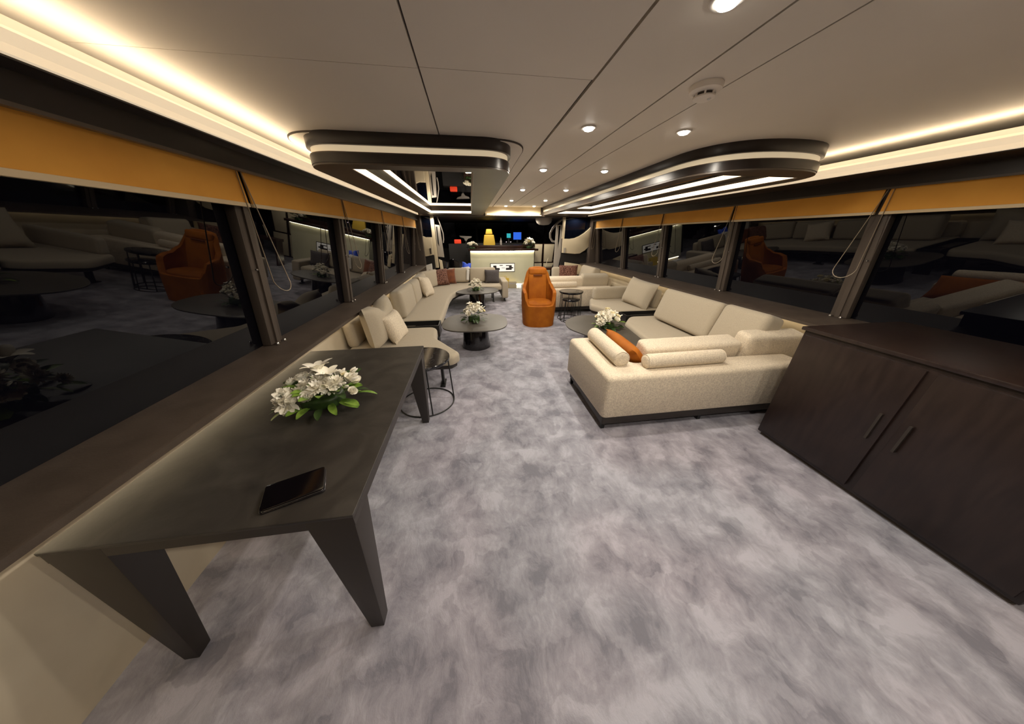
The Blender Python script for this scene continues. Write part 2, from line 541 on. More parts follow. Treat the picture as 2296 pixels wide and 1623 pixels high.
# window bays: base and head line of the inward leaning glass
POSTS = [.69 + 1.377 * k for k in range(-1, 6)]          # ..., 2.07, 3.44, 4.82, 6.2, 7.58
def xw(s, z):
    if s < 0: return -1.50 + (z - .84) * .115
    return 3.50 - (z - .84) * .115
nwin = 0
def window_wall(s):
    global nwin
    edges = [YB] + [p for p in POSTS if p > YB + .3]
    for a, b in zip(edges[:-1], edges[1:]):
        nwin += 1
        w = empty('window_%d' % nwin, (xw(s, .84), (a + b) / 2, .84))
        struct(w, 'dark window reflecting the saloon at night')
        o = w.location
        z0, z1 = .84, 1.93
        t = .012 * s
        x0, x1 = xw(s, z0), xw(s, z1)
        MB().add([(x0 - o.x, a - o.y, 0), (x0 - o.x, b - o.y, 0), (x1 - o.x, b - o.y, z1 - z0), (x1 - o.x, a - o.y, z1 - z0),
                  (x0 + t - o.x, a - o.y, 0), (x0 + t - o.x, b - o.y, 0), (x1 + t - o.x, b - o.y, z1 - z0), (x1 + t - o.x, a - o.y, z1 - z0)],
                 [(0, 1, 2, 3), (7, 6, 5, 4), (0, 4, 5, 1), (1, 5, 6, 2), (2, 6, 7, 3), (3, 7, 4, 0)]).build('pane', M['glass'], w)
        # post at the far edge of the bay
        hw, dp = .065, .06
        def xs(z, q): return xw(s, z) - s * q - o.x
        y0, y1 = b - hw - o.y, b + hw - o.y
        bt = [(xs(z0, 0), y0, 0), (xs(z0, dp), y0, 0), (xs(z0, dp), y1, 0), (xs(z0, 0), y1, 0)]
        tp = [(xs(z1, 0), y0, z1 - z0), (xs(z1, dp), y0, z1 - z0), (xs(z1, dp), y1, z1 - z0), (xs(z1, 0), y1, z1 - z0)]
        p = MB().hexa(bt, tp).build('post', M['post'], w, bevel=.012)
        # raised cover rib on the post
        y0, y1 = b - .018 - o.y, b + .018 - o.y
        bt = [(xs(z0, dp - .002), y0, 0), (xs(z0, dp + .012), y0, 0), (xs(z0, dp + .012), y1, 0), (xs(z0, dp - .002), y1, 0)]
        tp = [(xs(z1, dp - .002), y0, z1 - z0), (xs(z1, dp + .012), y0, z1 - z0), (xs(z1, dp + .012), y1, z1 - z0), (xs(z1, dp - .002), y1, z1 - z0)]
        MB().hexa(bt, tp).build('cover_rib', M['post'], p)
        for dy in (-.04, .04):
            MB().lathe([(.004, -.004), (.011, 0), (.011, .010), (.006, .016)], 10).build('chrome_stud', M['chrome'], p, (xs(z0, dp + .025), b + dy - o.y, .0), sm=50)
        MB().lathe([(.003, 0), (.007, .003), (.007, .012), (.003, .016)], 8).build('chain_holder', M['chrome'], p, (xs(1.35, dp + .012), b - .05 - o.y, 1.35 - z0), (0, -s * PI / 2, 0), sm=50)
window_wall(-1); window_wall(1)

# roller blinds, one per bay
blind_words = {0: 'wide', 1: 'second', 2: 'third', 3: 'fourth', 4: 'fifth', 5: 'sixth'}
def blinds(s):
    side = 'port' if s < 0 else 'starboard'
    edges = [YB] + POSTS[0:]
    edges = [e for e in edges if e >= YB]
    k = 0
    for a, b in zip(edges[:-1], edges[1:]):
        if b - a < .6: continue
        k += 1
        if b < 1.0: continue
        zt, zb = 1.93, 1.70
        xo = xw(s, 1.8) - s * .095
        t = empty('roller_blind', (xo, (a + b) / 2, zb))
        o = t.location
        ln = b - a - .03
        n = {1: 'beside the camera', 2: 'bay nearest the camera'}
        tag(t, '', '')
        MB().box(-.004, .004, -ln / 2, ln / 2, .018, zt - zb).build('blind_fabric', M['amber'], t)
        MB().box(-.010, .010, -ln / 2, ln / 2, 0, .022).build('hem_bar', M['amber_hem'], t, bevel=.004)
        # looped bead chain hanging at the far end of the blind
        yc = ln / 2 - .02
        pth = []
        x_in = -s * .012
        depth = .62 if k > 2 else .75
        for q in range(15):
            f = q / 14
            pth.append((x_in - s * .0, yc - .005 - .02 * f, .20 - f * (depth)))
        for q in range(1, 12):
            an = PI * q / 11
            pth.append((x_in - s * .018 * math.sin(an), yc + .055 - .08 * math.cos(an), .20 - depth - .075 * math.sin(an)))
        for q in range(1, 15):
            f = q / 14
            pth.append((x_in, yc + .135 - .11 * f, .20 - depth + f * depth))
        MB().tube(pth, .003, 6).build('bead_chain', M['chain'], t, sm=60)
        t['side'] = side
        yield t, k
lbl = {(-1, 2): 'amber roller blind over the port window beside the dark dining table',
       (-1, 3): 'amber roller blind over the port window behind the near lounge module',
       (-1, 4): 'amber roller blind on the port side, third from the wheelhouse',
       (-1, 5): 'amber roller blind on the port side, second from the wheelhouse',
       (-1, 6): 'short amber roller blind on the port side, next to the wheelhouse bulkhead',
       (1, 2): 'amber roller blind over the starboard window beside the mahogany cabinet',
       (1, 3): 'amber roller blind over the starboard window behind the near corner sofa',
       (1, 4): 'amber roller blind on the starboard side, third from the wheelhouse',
       (1, 5): 'amber roller blind on the starboard side, second from the wheelhouse',
       (1, 6): 'amber roller blind on the starboard side, next to the wheelhouse bulkhead'}
for s in (-1, 1):
    for t, k in blinds(s):
        if 'side' in t: del t['side']
        tag(t, lbl.get((s, k - 1), 'amber roller blind over the %s window level with the camera' % ('port' if s < 0 else 'starboard')), 'blind', 'amber roller blinds above the windows')

# cornices above the windows with hidden cove light and a glow added to the fascia
def cornice(s):
    xin = -1.2 if s < 0 else 3.035
    xval = xw(s, 1.9) - s * .125
    xo = -1.66 if s < 0 else 3.66
    prof = [(xin + s * .05, 2.085), (xin, 2.04), (xin, 1.98), (xval, 1.97), (xval, 1.885), (xo, 1.885), (xo, 2.085)]
    c = struct(MB().prism(prof, 'y', YB, YF).build('trim_%d' % (3 if s < 0 else 4), M['dark']), 'dark lacquered cornice above the %s blinds' % ('port' if s < 0 else 'starboard'))
    MB().prism([(xin - s * .002, 1.985), (xin - s * .014, 1.987), (xin + s * .036, 2.098), (xin + s * .050, 2.098), (xin + s * .048, 2.086), (xin - s * .001, 2.05)], 'y', YB, YF - .2).build('fascia', M['cream_reveal2'], c)
    MB().box(*sorted((xin + s * .055, xin + s * .085)), YB + .1, YF - .2, 2.086, 2.100).build('led_strip', M['led_cove'], c)
    MB().box(*sorted((xval - s * .004, xval + s * .02)), YB, YF, 1.875, 1.888).build('edge_bead', M['brown'], c)
cornice(-1); cornice(1)

# wall behind the camera, closing the saloon
struct(MB().box(-1.7, 3.7, YB - .08, YB, 0, ZC + .05).build('wall_back', M['brown']), 'bronze lacquered wall behind the camera')

# ------------------------------------------------------------------ ceiling rafts
def ring_prism(outer, hole, z0, z1):
    """flat ring between an outer outline and a rectangular hole"""
    bm = bmesh.new()
    def loop(pts, z):
        vs = [bm.verts.new((p[0], p[1], z)) for p in pts]
        return vs, [bm.edges.new((vs[i], vs[(i + 1) % len(vs)])) for i in range(len(vs))]
    allv = []
    for z in (z0, z1):
        vo, eo = loop(outer, z); vh, eh = loop(hole, z)
        bmesh.ops.triangle_fill(bm, edges=eo + eh, use_beauty=True)
        allv.append((vo, vh))
    for q in (0, 1):
        a, b = allv[0][q], allv[1][q]
        n = len(a)
        for i in range(n):
            bm.faces.new((a[i], a[(i + 1) % n], b[(i + 1) % n], b[i]))
    bmesh.ops.recalc_face_normals(bm, faces=bm.faces)
    me = bpy.data.meshes.new('ring'); bm.to_mesh(me); bm.free()
    return me

def raft(x0, x1, y0, y1, rads, hole, label, led_side, mz=.102):
    t = empty('ceiling_raft', ((x0 + x1) / 2, (y0 + y1) / 2, ZR), label=label, cat='ceiling raft', group='lacquered ceiling rafts with light slots')
    o = t.location
    out = round_poly([(x0 - o.x, y0 - o.y), (x1 - o.x, y0 - o.y), (x1 - o.x, y1 - o.y), (x0 - o.x, y1 - o.y)], rads, 14)
    hl = [(hole[0] - o.x, hole[2] - o.y), (hole[1] - o.x, hole[2] - o.y), (hole[1] - o.x, hole[3] - o.y), (hole[0] - o.x, hole[3] - o.y)]
    # lower plate (ring), cream reveal with added glow, upper plate
    me = ring_prism(out, hl, 0, .074); smooth(me, 35)
    link('lower_plate', me, M['brown'], t)
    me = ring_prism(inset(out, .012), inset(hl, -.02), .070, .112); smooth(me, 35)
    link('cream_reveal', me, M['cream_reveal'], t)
    slab(inset(out, -.012), .112, ZC - ZR, .002, .002).build('upper_plate', M['dark'], t, sm=35)
    edge = ring_prism(inset(out, -.004), inset(out, .02), .012, .066); smooth(edge, 35)
    link('dark_edge_band', edge, M['dark'], t)
    w, e, s_, n_ = hl[0][0], hl[1][0], hl[0][1], hl[2][1]
    MB().box(w, e, s_, n_, mz, .111).build('mirror_panel', M['mirror'], t)
    dz0, dz1 = .006, .048
    g = .012
    MB().box(w, e, n_ - .004, n_ + .018, .05, mz).build('recess_liner', M['brown'], t)
    MB().box(w, e, n_ - g, n_, dz0, dz1).build('light_strip', M['led'], t)
    if led_side < 0:
        MB().box(w, w + g, s_, n_ - g, dz0, dz1).build('light_strip', M['led'], t)
        MB().box(w - .018, w + .004, s_, n_ - .004, .05, mz).build('recess_liner', M['brown'], t)
        MB().box(e - .004, e, s_, n_ - g, 0, mz).build('reveal_trim', M['pale'], t)
    else:
        MB().box(e - g, e, s_, n_ - g, dz0, dz1).build('light_strip', M['led'], t)
        MB().box(e - .004, e + .018, s_, n_ - .004, .05, mz).build('recess_liner', M['brown'], t)
        MB().box(w, w + .004, s_, n_ - g, 0, mz).build('reveal_trim', M['brown'], t)
    MB().box(w, e, s_, s_ + .004, 0, mz).build('reveal_trim', M['brown'], t)
    return t
raft(-1.12, .345, 2.42, 7.55, [.26, .24, .02, .02], (-.84, .06, 2.57, 7.1), 'ceiling raft with rounded corners and mirrored light slot above the long curved sofa', -1)
raft(1.84, 2.98, 2.15, 7.55, [.62, .62, .02, .02], (1.985, 2.82, 2.40, 6.85), 'curved ceiling raft with mirrored light slot above the starboard corner sofas', 1, .078)

# thin ceiling-coloured backing plate around the port raft
bp_out = round_poly([(-1.27, 2.43), (.47, 2.43), (.47, 7.5), (-1.27, 7.5)], [.35, .30, 0, 0], 12)
tp = slab(bp_out, ZC - .010, ZC, .001, .001).build('trim_5', M['groove']); struct(tp, 'thin dark joint around the port ceiling raft')
slab(inset(bp_out, .006), ZC - .013, ZC - .009, .001, .001).build('raft_backing', M['ceiling'], tp, sm=30)

# step at the forward end of the saloon ceiling
st = struct(MB().box(-1.66, 3.66, 7.62, 7.72, ZR - .02, ZC + .05).build('trim_6', M['brown']), 'dark step at the forward end of the saloon ceiling')
MB().box(.40, 1.80, 7.595, 7.62, ZR + .03, ZC - .001).build('lit_face', M['cream_gloss'], st)
MB().box(.40, 1.80, 7.50, 7.62, ZR - .01, ZR + .012).build('led_shelf', M['cream_gloss'], st)
MB().box(.44, 1.76, 7.57, 7.585, ZR + .013, ZR + .03).build('led_strip', M['led'], st)

# ------------------------------------------------------------------ downlights and smoke detector
dl_and_fill_spots = [(.793, 1.07, 'nearest the camera in the row left of the smoke detector'), (.80, 2.13, 'second from the camera in the row beside the wide ceiling joint'), (.808, 3.37, 'third from the camera in the row beside the wide ceiling joint'),
            (.833, 4.76, 'fourth from the camera in the row beside the wide ceiling joint'), (.86, 6.18, 'fifth from the camera in the row beside the wide ceiling joint'), (.88, 7.30, 'before the lit ceiling step, in line with the wide joint'),
            (1.46, 2.11, 'large in view between the smoke detector and the curved raft'), (1.479, 3.34, 'second along the curved starboard raft'), (1.50, 4.71, 'third along the curved starboard raft'), (1.53, 6.09, 'fourth along the curved starboard raft'),
            (1.55, 7.25, 'just before the lit ceiling step, in the row along the curved raft'),
            (1.46, .85, 'beside the camera over the mahogany cabinet side'), (.79, -.4, None), (1.46, -.4, None), (-.85, 7.79, None), (2.85, 7.78, None), (.3, 8.72, None), (1.7, 8.72, None), (2.35, 9.3, None), (.64, 9.85, None), (-.7, 9.0, None)]  # None entries: added unseen lamps brightening the near floor and the wheelhouse
proto = None
for (x, y, where) in dl_and_fill_spots:
    if where is None: continue  # added lamps have no fixture
    if proto is None:
        proto = empty('downlight', (x, y, ZC))
        MB().lathe([(.034, -.001), (.047, -.001), (.050, -.005), (.046, -.008), (.034, -.006)], 24, cap=False).build('trim_ring', M['trimring'], proto, sm=50)
        MB().lathe([(.0005, -.021), (.014, -.0205), (.026, -.017), (.033, -.010), (.034, -.001)], 24).build('lens', M['lens'], proto, sm=50)
        t = proto
    else:
        t = dup(proto); t.location = (x, y, ZC)
    tag(t, 'round white downlight, ' + where, 'downlight', 'recessed ceiling downlights')
for (x, y, where) in dl_and_fill_spots:  # spots for the real downlights and for the added lamps
    ld = bpy.data.lights.new('downlight_and_fill', 'SPOT')
    ld.energy = DOWNLIGHT_W if y < YF else (DOWNLIGHT_W * .4 if y < 8.5 else DOWNLIGHT_W * .6)
    ld.color = DL_COL
    ld.spot_size = math.radians(172); ld.spot_blend = .35; ld.shadow_soft_size = .03
    lo = bpy.data.objects.new('downlight_and_fill', ld); col.objects.link(lo)
    lo.location = (x, y, (ZC if y < YF else ZR) - .032)

sd = empty('smoke_detector', (1.13, 1.54, ZC), label='white round smoke detector on the ceiling between two joints', cat='smoke detector')
MB().lathe([(.068, 0), (.070, -.006), (.067, -.022), (.050, -.030)], 32).build('detector_base', M['white'], sd, sm=40)
MB().lathe([(.040, -.028), (.040, -.041)], 24).build('dark_grille', M['groove'], sd, sm=40)
for k in range(7):
    a = 2 * PI * k / 7 + .5
    MB().box(-.004, .004, -.004, .004, -.042, -.028).build('grille_rib', M['white'], sd, (.042 * math.cos(a), .042 * math.sin(a), 0), (0, 0, a))
MB().lathe([(.045, -.041), (.046, -.047), (.030, -.054), (.001, -.055)], 28).build('detector_cap', M['white'], sd, sm=40)
MB().lathe([(.008, -.050), (.008, -.056), (.003, -.059)], 12).build('indicator', M['whitecloth'], sd, (.012, -.022, 0), sm=40)

# ------------------------------------------------------------------ dining table, phone
tb = empty('dining_table', (-.8575, 1.3925, 0), label='dark ceramic dining table with splayed tapering legs', cat='table')
TZ = .73
tx0, tx1, ty0, ty1 = -1.285, -.43, .645, 2.14
ox, oy = -.8575, 1.3925
slab(round_poly([(tx0 - ox, ty0 - oy), (tx1 - ox, ty0 - oy), (tx1 - ox, ty1 - oy), (tx0 - ox, ty1 - oy)], .006, 2), TZ - .012, TZ, .002, .002).build('table_top', M['ceramic'], tb, sm=30)
ap = MB()
ap.box(tx0 - ox + .004, tx1 - ox - .004, ty0 - oy + .004, ty0 - oy + .024, TZ - .052, TZ - .012).build('apron', M['tframe'], tb)
for q in ((tx0 - ox + .004, tx1 - ox - .004, ty1 - oy - .024, ty1 - oy - .004), (tx0 - ox + .004, tx0 - ox + .024, ty0 - oy + .024, ty1 - oy - .024), (tx1 - ox - .024, tx1 - ox - .004, ty0 - oy + .024, ty1 - oy - .024)):
    MB().box(*q, TZ - .052, TZ - .012).build('apron', M['tframe'], tb)
for sx in (1, -1):
    for sy in (-1, 1):
        hx, hy = (tx1 - tx0) / 2 - .003, (ty1 - ty0) / 2 - .003
        # top: corner with wide wings, foot: narrow, drawn in slightly
        ztop, zt2 = TZ - .012, TZ - .05
        def P(ix, iy, z): return (sx * (hx - ix), sy * (hy - iy), z)
        bt = [P(.040, .004, 0), P(.095, .004, 0), P(.095, .058, 0), P(.040, .058, 0)]
        tpv = [P(0, 0, ztop), P(.150, 0, ztop), P(.150, .125, ztop), P(0, .125, ztop)]
        MB().hexa(bt, tpv).build('leg', M['tframe'], tb, bevel=.004)

ph = empty('phone', (-.667, .775, TZ), math.radians(22.4), 'black phone in a flat glossy case on the dark dining table', 'phone')
slab(round_poly([(-.092, -.062), (.092, -.062), (.092, .062), (-.092, .062)], .012, 4), 0, .006, .002, .002).build('case_back', M['gloss'], ph, sm=40)
slab(round_poly([(-.088, -.058), (.088, -.058), (.088, .058), (-.088, .058)], .012, 4), .006, .0085, .001, .001).build('silver_edge', M['chrome'], ph, sm=40)
slab(round_poly([(-.090, -.058), (.090, -.058), (.090, .060), (-.090, .060)], .012, 4), .0085, .014, .002, .002).build('front_cover', M['navy'], ph, sm=40)

# ------------------------------------------------------------------ flowers
def petal_strip(L, W, curl, lift, seg=5):
    """a petal along +x, rising; returns verts, faces"""
    vs = []; fs = []
    for i in range(seg + 1):
        f = i / seg
        wd = W * math.sin(PI * min(.97, .12 + .85 * f)) ** .7
        a = lift + curl * f
        if i == 0: x = z = 0.0
        else:
            x += L / seg * math.cos(a); z += L / seg * math.sin(a)
        vs += [(x, -wd / 2, z + .12 * wd), (x, 0, z), (x, wd / 2, z + .12 * wd)]
    for i in range(seg):
        k = i * 3
        fs += [(k, k + 1, k + 4, k + 3), (k + 1, k + 2, k + 5, k + 4)]
    return vs, fs

def put(mb, vs, fs, M4):
    mb.add([tuple(M4 @ Vector(p)) for p in vs], fs)

def mum_mesh():
    mb = MB()
    for lay, (n, L, lift, curl) in enumerate([(16, .040, .05, .25), (16, .036, .45, .3), (13, .030, .85, .4), (9, .022, 1.15, .5), (5, .014, 1.4, .5)]):
        for k in range(n):
            vs, fs = petal_strip(L * random.uniform(.9, 1.1), .012, curl, lift + random.uniform(-.1, .1), 4)
            put(mb, vs, fs, Matrix.Rotation(2 * PI * (k + .5 * (lay % 2)) / n, 4, 'Z'))
    me = mb.mesh('mum'); smooth(me, 80); return me
def rose_mesh():
    mb = MB()
    for lay, (n, L, W, lift, curl, r0) in enumerate([(5, .042, .046, .55, .5, .004), (5, .038, .040, .95, .5, .004), (4, .034, .032, 1.25, .45, .003), (3, .030, .024, 1.45, .35, .002)]):
        for k in range(n):
            vs, fs = petal_strip(L, W, curl, lift, 5)
            put(mb, vs, fs, Matrix.Rotation(2 * PI * (k + .5 * lay) / n + lay, 4, 'Z') @ Matrix.Translation((r0, 0, 0)))
    me = mb.mesh('rose'); smooth(me, 80); return me
def lily_mesh():
    mb = MB()
    for k in range(6):
        vs, fs = petal_strip(.085 if k % 2 else .078, .036, -1.25, 1.35, 7)
        put(mb, vs, fs, Matrix.Rotation(2 * PI * k / 6, 4, 'Z'))
    me = mb.mesh('lily'); smooth(me, 80); return me
def hydra_mesh():
    # ruffled carnation-like head
    mb = MB()
    rnd = random.Random(5)
    for k in range(54):
        z = 1 - 1.35 * (k + .5) / 54; a = 2.39996 * k
        q = math.sqrt(max(0, 1 - z * z))
        nrm = Vector((q * math.cos(a) + rnd.uniform(-.3, .3), q * math.sin(a) + rnd.uniform(-.3, .3), z + rnd.uniform(-.2, .2))).normalized()
        rot = nrm.to_track_quat('X', 'Z').to_matrix().to_4x4()
        vs, fs = petal_strip(.050 * rnd.uniform(.85, 1.1), .030, rnd.uniform(-.6, .6), 0, 4)
        put(mb, vs, fs, Matrix.Translation((0, 0, .012)) @ rot @ Matrix.Rotation(rnd.uniform(0, 6.28), 4, 'X'))
    me = mb.mesh('carnation'); smooth(me, 80); return me
def leaf_mesh():
    mb = MB()
    vs, fs = petal_strip(.085, .036, -.7, .35, 6)
    mb.add(vs, fs)
    me = mb.mesh('leaf'); smooth(me, 80); return me
def bud_mesh():
    mb = MB(); mb.lathe([(.001, 0), (.006, .006), (.008, .018), (.005, .030), (.001, .035)], 8)
    return mb.mesh('bud', 60)
FM = {'mum': mum_mesh(), 'rose': rose_mesh(), 'lily': lily_mesh(), 'hydra': hydra_mesh(), 'leaf': leaf_mesh(), 'bud': bud_mesh()}
for k in ('mum', 'rose', 'lily', 'hydra', 'bud'):
    FM[k].materials.append(M['petal'])
FM['rose2'] = FM['rose'].copy(); FM['rose2'].materials[0] = M['petal2']
FM['leaf'].materials.append(M['leaf'])
FM['leafd'] = FM['leaf'].copy(); FM['leafd'].materials[0] = M['leafd']

def aim(dirv, spin=0):
    return (Vector(dirv).to_track_quat('Z', 'Y').to_matrix().to_4x4() @ Matrix.Rotation(spin, 4, 'Z')).to_euler()

def bouquet(loc, rx, ry, h, label, seed, heads, nleaf=22, big=1.0, buds=6, dark=.5):
    rnd = random.Random(seed)
    t = empty('flower_arrangement', loc, 0, label, 'flowers', None)
    slab(round_poly([(-rx * .45, -ry * .45), (rx * .45, -ry * .45), (rx * .45, ry * .45), (-rx * .45, ry * .45)], min(rx, ry) * .4, 6), 0, h * .30, .02, .005).build('foam_base', M['leafd'], t, sm=50)
    names = {'mum': 'chrysanthemum', 'rose': 'rose', 'rose2': 'rose', 'lily': 'lily', 'hydra': 'carnation'}
    for (kind, fx, fy, fz, sc) in heads:
        o = link(names[kind], FM[kind], None, t)
        o.location = (fx * rx, fy * ry, fz * h)
        dv = Vector((fx * .8 + rnd.uniform(-.15, .15), fy * .8 - .15 + rnd.uniform(-.15, .15), .35 + fz))
        o.rotation_euler = aim(dv, rnd.uniform(0, 6))
        o.scale = (sc * big,) * 3
    for k in range(nleaf):
        a = 2 * PI * k / nleaf + rnd.uniform(-.15, .15)
        low = k % 2 == 0
        q = rnd.uniform(.50, .82) if low else rnd.uniform(.3, .7)
        o = link('leaf', FM['leafd' if rnd.random() < dark else 'leaf'], None, t)
        o.location = (q * rx * math.cos(a), q * ry * math.sin(a), h * (rnd.uniform(.10, .2) if low else rnd.uniform(.3, .5)))
        o.rotation_euler = (rnd.uniform(-.4, .4), rnd.uniform(-.1, .25) if low else rnd.uniform(-.6, -.1), a)
        s = big * rnd.uniform(.75, 1.25)
        o.scale = (s, s, s)
    for k in range(buds):
        a = rnd.uniform(-.9, 1.6)
        o = link('bud', FM['bud'], None, t)
        o.location = (rx * .75 * math.cos(a), ry * .75 * math.sin(a), h * rnd.uniform(.5, .75))
        o.rotation_euler = aim((math.cos(a), math.sin(a), .5), 0)
        o.scale = (big,) * 3
    return t

near_heads = [('lily', -.05, .35, .72, 1.15), ('lily', .15, .2, .62, 1.0), ('mum', -.62, .15, .55, 1.1), ('mum', .12, -.35, .58, 1.25), ('mum', .42, -.05, .6, 1.05),
              ('hydra', -.42, -.62, .32, 1.05), ('rose', .68, .1, .52, 1.15), ('mum', -.22, -.12, .62, 1.0), ('rose', -.2, .45, .6, .9), ('hydra', -.28, -.3, .42, .8), ('rose', .36, .42, .6, .8),
              ('rose', .75, -.2, .35, .7), ('mum', -.78, .42, .4, .8), ('rose2', .5, .3, .55, .8), ('mum', .05, .05, .66, 1.1), ('hydra', -.55, -.35, .38, 1.0), ('hydra', .3, -.2, .5, .9), ('rose', -.05, -.55, .42, .9), ('rose', -.4, .25, .6, 1.0)]
bouquet((-.835, 1.36, TZ), .22, .17, .20, 'large white lily and chrysanthemum arrangement on the dark dining table', 3, near_heads, 38, 1.12, 12, .4)

def dome_heads(seed, n, kinds, sc):
    rnd = random.Random(seed); out = []
    for k in range(n):
        f = math.sqrt((k + .5) / n); a = 2.39996 * k + seed
        out.append((kinds[k % len(kinds)], f * .72 * math.cos(a), f * .72 * math.sin(a), .32 + .48 * math.sqrt(max(0, 1 - f * f)) + rnd.uniform(-.03, .03), sc * rnd.uniform(.85, 1.15)))
    return out
H1 = dome_heads(1, 20, ['rose', 'mum', 'hydra', 'rose2', 'mum'], 1.1) + [('lily', -.25, .1, .86, .75), ('lily', .42, .1, .85, .75)]
bouquet((-.015, 3.99, .385), .19, .17, .27, 'tall white flower dome on the rounded coffee table beside the near lounge module', 11, H1, 30, 1.05, 4, .95)
H2 = dome_heads(2, 15, ['rose', 'mum', 'hydra', 'rose'], 1.05) + [('rose', -.1, .1, .95, .9), ('rose', .4, .1, .85, .9)]
bouquet((.055, 6.35, .405), .17, .16, .25, 'small white flower dome on the coffee table in the bend of the long curved sofa', 12, H2, 24, 1.0, 4, .9)
H3 = dome_heads(3, 17, ['hydra', 'rose2', 'rose', 'hydra'], 1.15) + [('rose2', .05, .4, .95, 1.0)]
bouquet((1.84, 3.45, .365), .21, .18, .24, 'creamy carnation and rose bowl on the pebble-shaped low table', 13, H3, 24, 1.1, 4, .5)

# ------------------------------------------------------------------ small wire side tables
def ring_table(loc, rad, h, label, angs, ringr=None, group='round marble side tables on wire frames'):
    t = empty('side_table', loc, 0, label, 'side table', group)
    MB().lathe([(rad - .006, h - .028), (rad, h - .022), (rad, h - .004), (rad - .004, h), ], 40).build('marble_top', M['marble'], t, sm=40)
    rr = ringr or rad
    MB().tube([(rr * math.cos(2 * PI * k / 48), rr * math.sin(2 * PI * k / 48), .0065) for k in range(48)], .0065, 8, True).build('floor_ring', M['blackmetal'], t, sm=60)
    r2 = rad - .02
    MB().tube([(r2 * math.cos(2 * PI * k / 48), r2 * math.sin(2 * PI * k / 48), h - .033) for k in range(48)], .006, 8, True).build('top_ring', M['blackmetal'], t, sm=60)
    for a in angs:
        a = math.radians(a)
        MB().tube([(rr * math.cos(a), rr * math.sin(a), .006), (r2 * math.cos(a), r2 * math.sin(a), h - .03)], .0065, 8).build('leg', M['blackmetal'], t, sm=60)
    return t
ring_table((-.53, 2.43, 0), .265, .50, 'round black marble side table with three thin legs beside the dining table', (8, -72, 188))
ring_table((1.92, 5.22, 0), .235, .55, 'taller round black side table beside the orange armchair', (10, 80, 135, 200, 260, 320))
ring_table((1.86, 5.04, 0), .17, .44, 'lower wire side table nested under the taller one by the orange armchair', (30, 110, 170, 215, 275, 330), group='round marble side tables on wire frames')

# ------------------------------------------------------------------ coffee tables
def squircle(rx, ry, e=3.0, n=56):
    out = []
    for k in range(n):
        a = 2 * PI * k / n
        c, s = math.cos(a), math.sin(a)
        out.append((rx * math.copysign(abs(c) ** (2 / e), c), ry * math.copysign(abs(s) ** (2 / e), s)))
    return out
def coffee_table(loc, outline, h, label, rz=0.0, br=.215):
    t = empty('coffee_table', loc, rz, label, 'coffee table', 'low tables with dark drum bases')
    slab(outline, h - .022, h, .004, .016).build('table_top', M['tabletop'], t, sm=30)
    MB().lathe([(br, 0), (br, .012), (br * .93, .09), (br * .84, h - .05), (br * .80, h - .021)], 48).build('drum_base', M['gloss'], t, sm=40)
    return t
coffee_table((0, 3.93, 0), squircle(.475, .45, 2.9), .385, 'rounded square taupe coffee table on a glossy drum, beside the near lounge module', math.radians(-4))
coffee_table((.075, 6.38, 0), squircle(.50, .44, 2.4), .405, 'oval taupe coffee table in the bend of the long curved sofa', math.radians(4), .20)
peb = round_poly([(-.50, -.02), (-.30, -.42), (.05, -.86), (.36, -.62), (.52, 0.02), (.22, .54), (-.10, .62), (-.42, .36)], .5, 7)
coffee_table((1.775, 3.52, 0), peb, .365, 'pebble-shaped dark taupe low table in front of the starboard corner sofa', 0, .24)

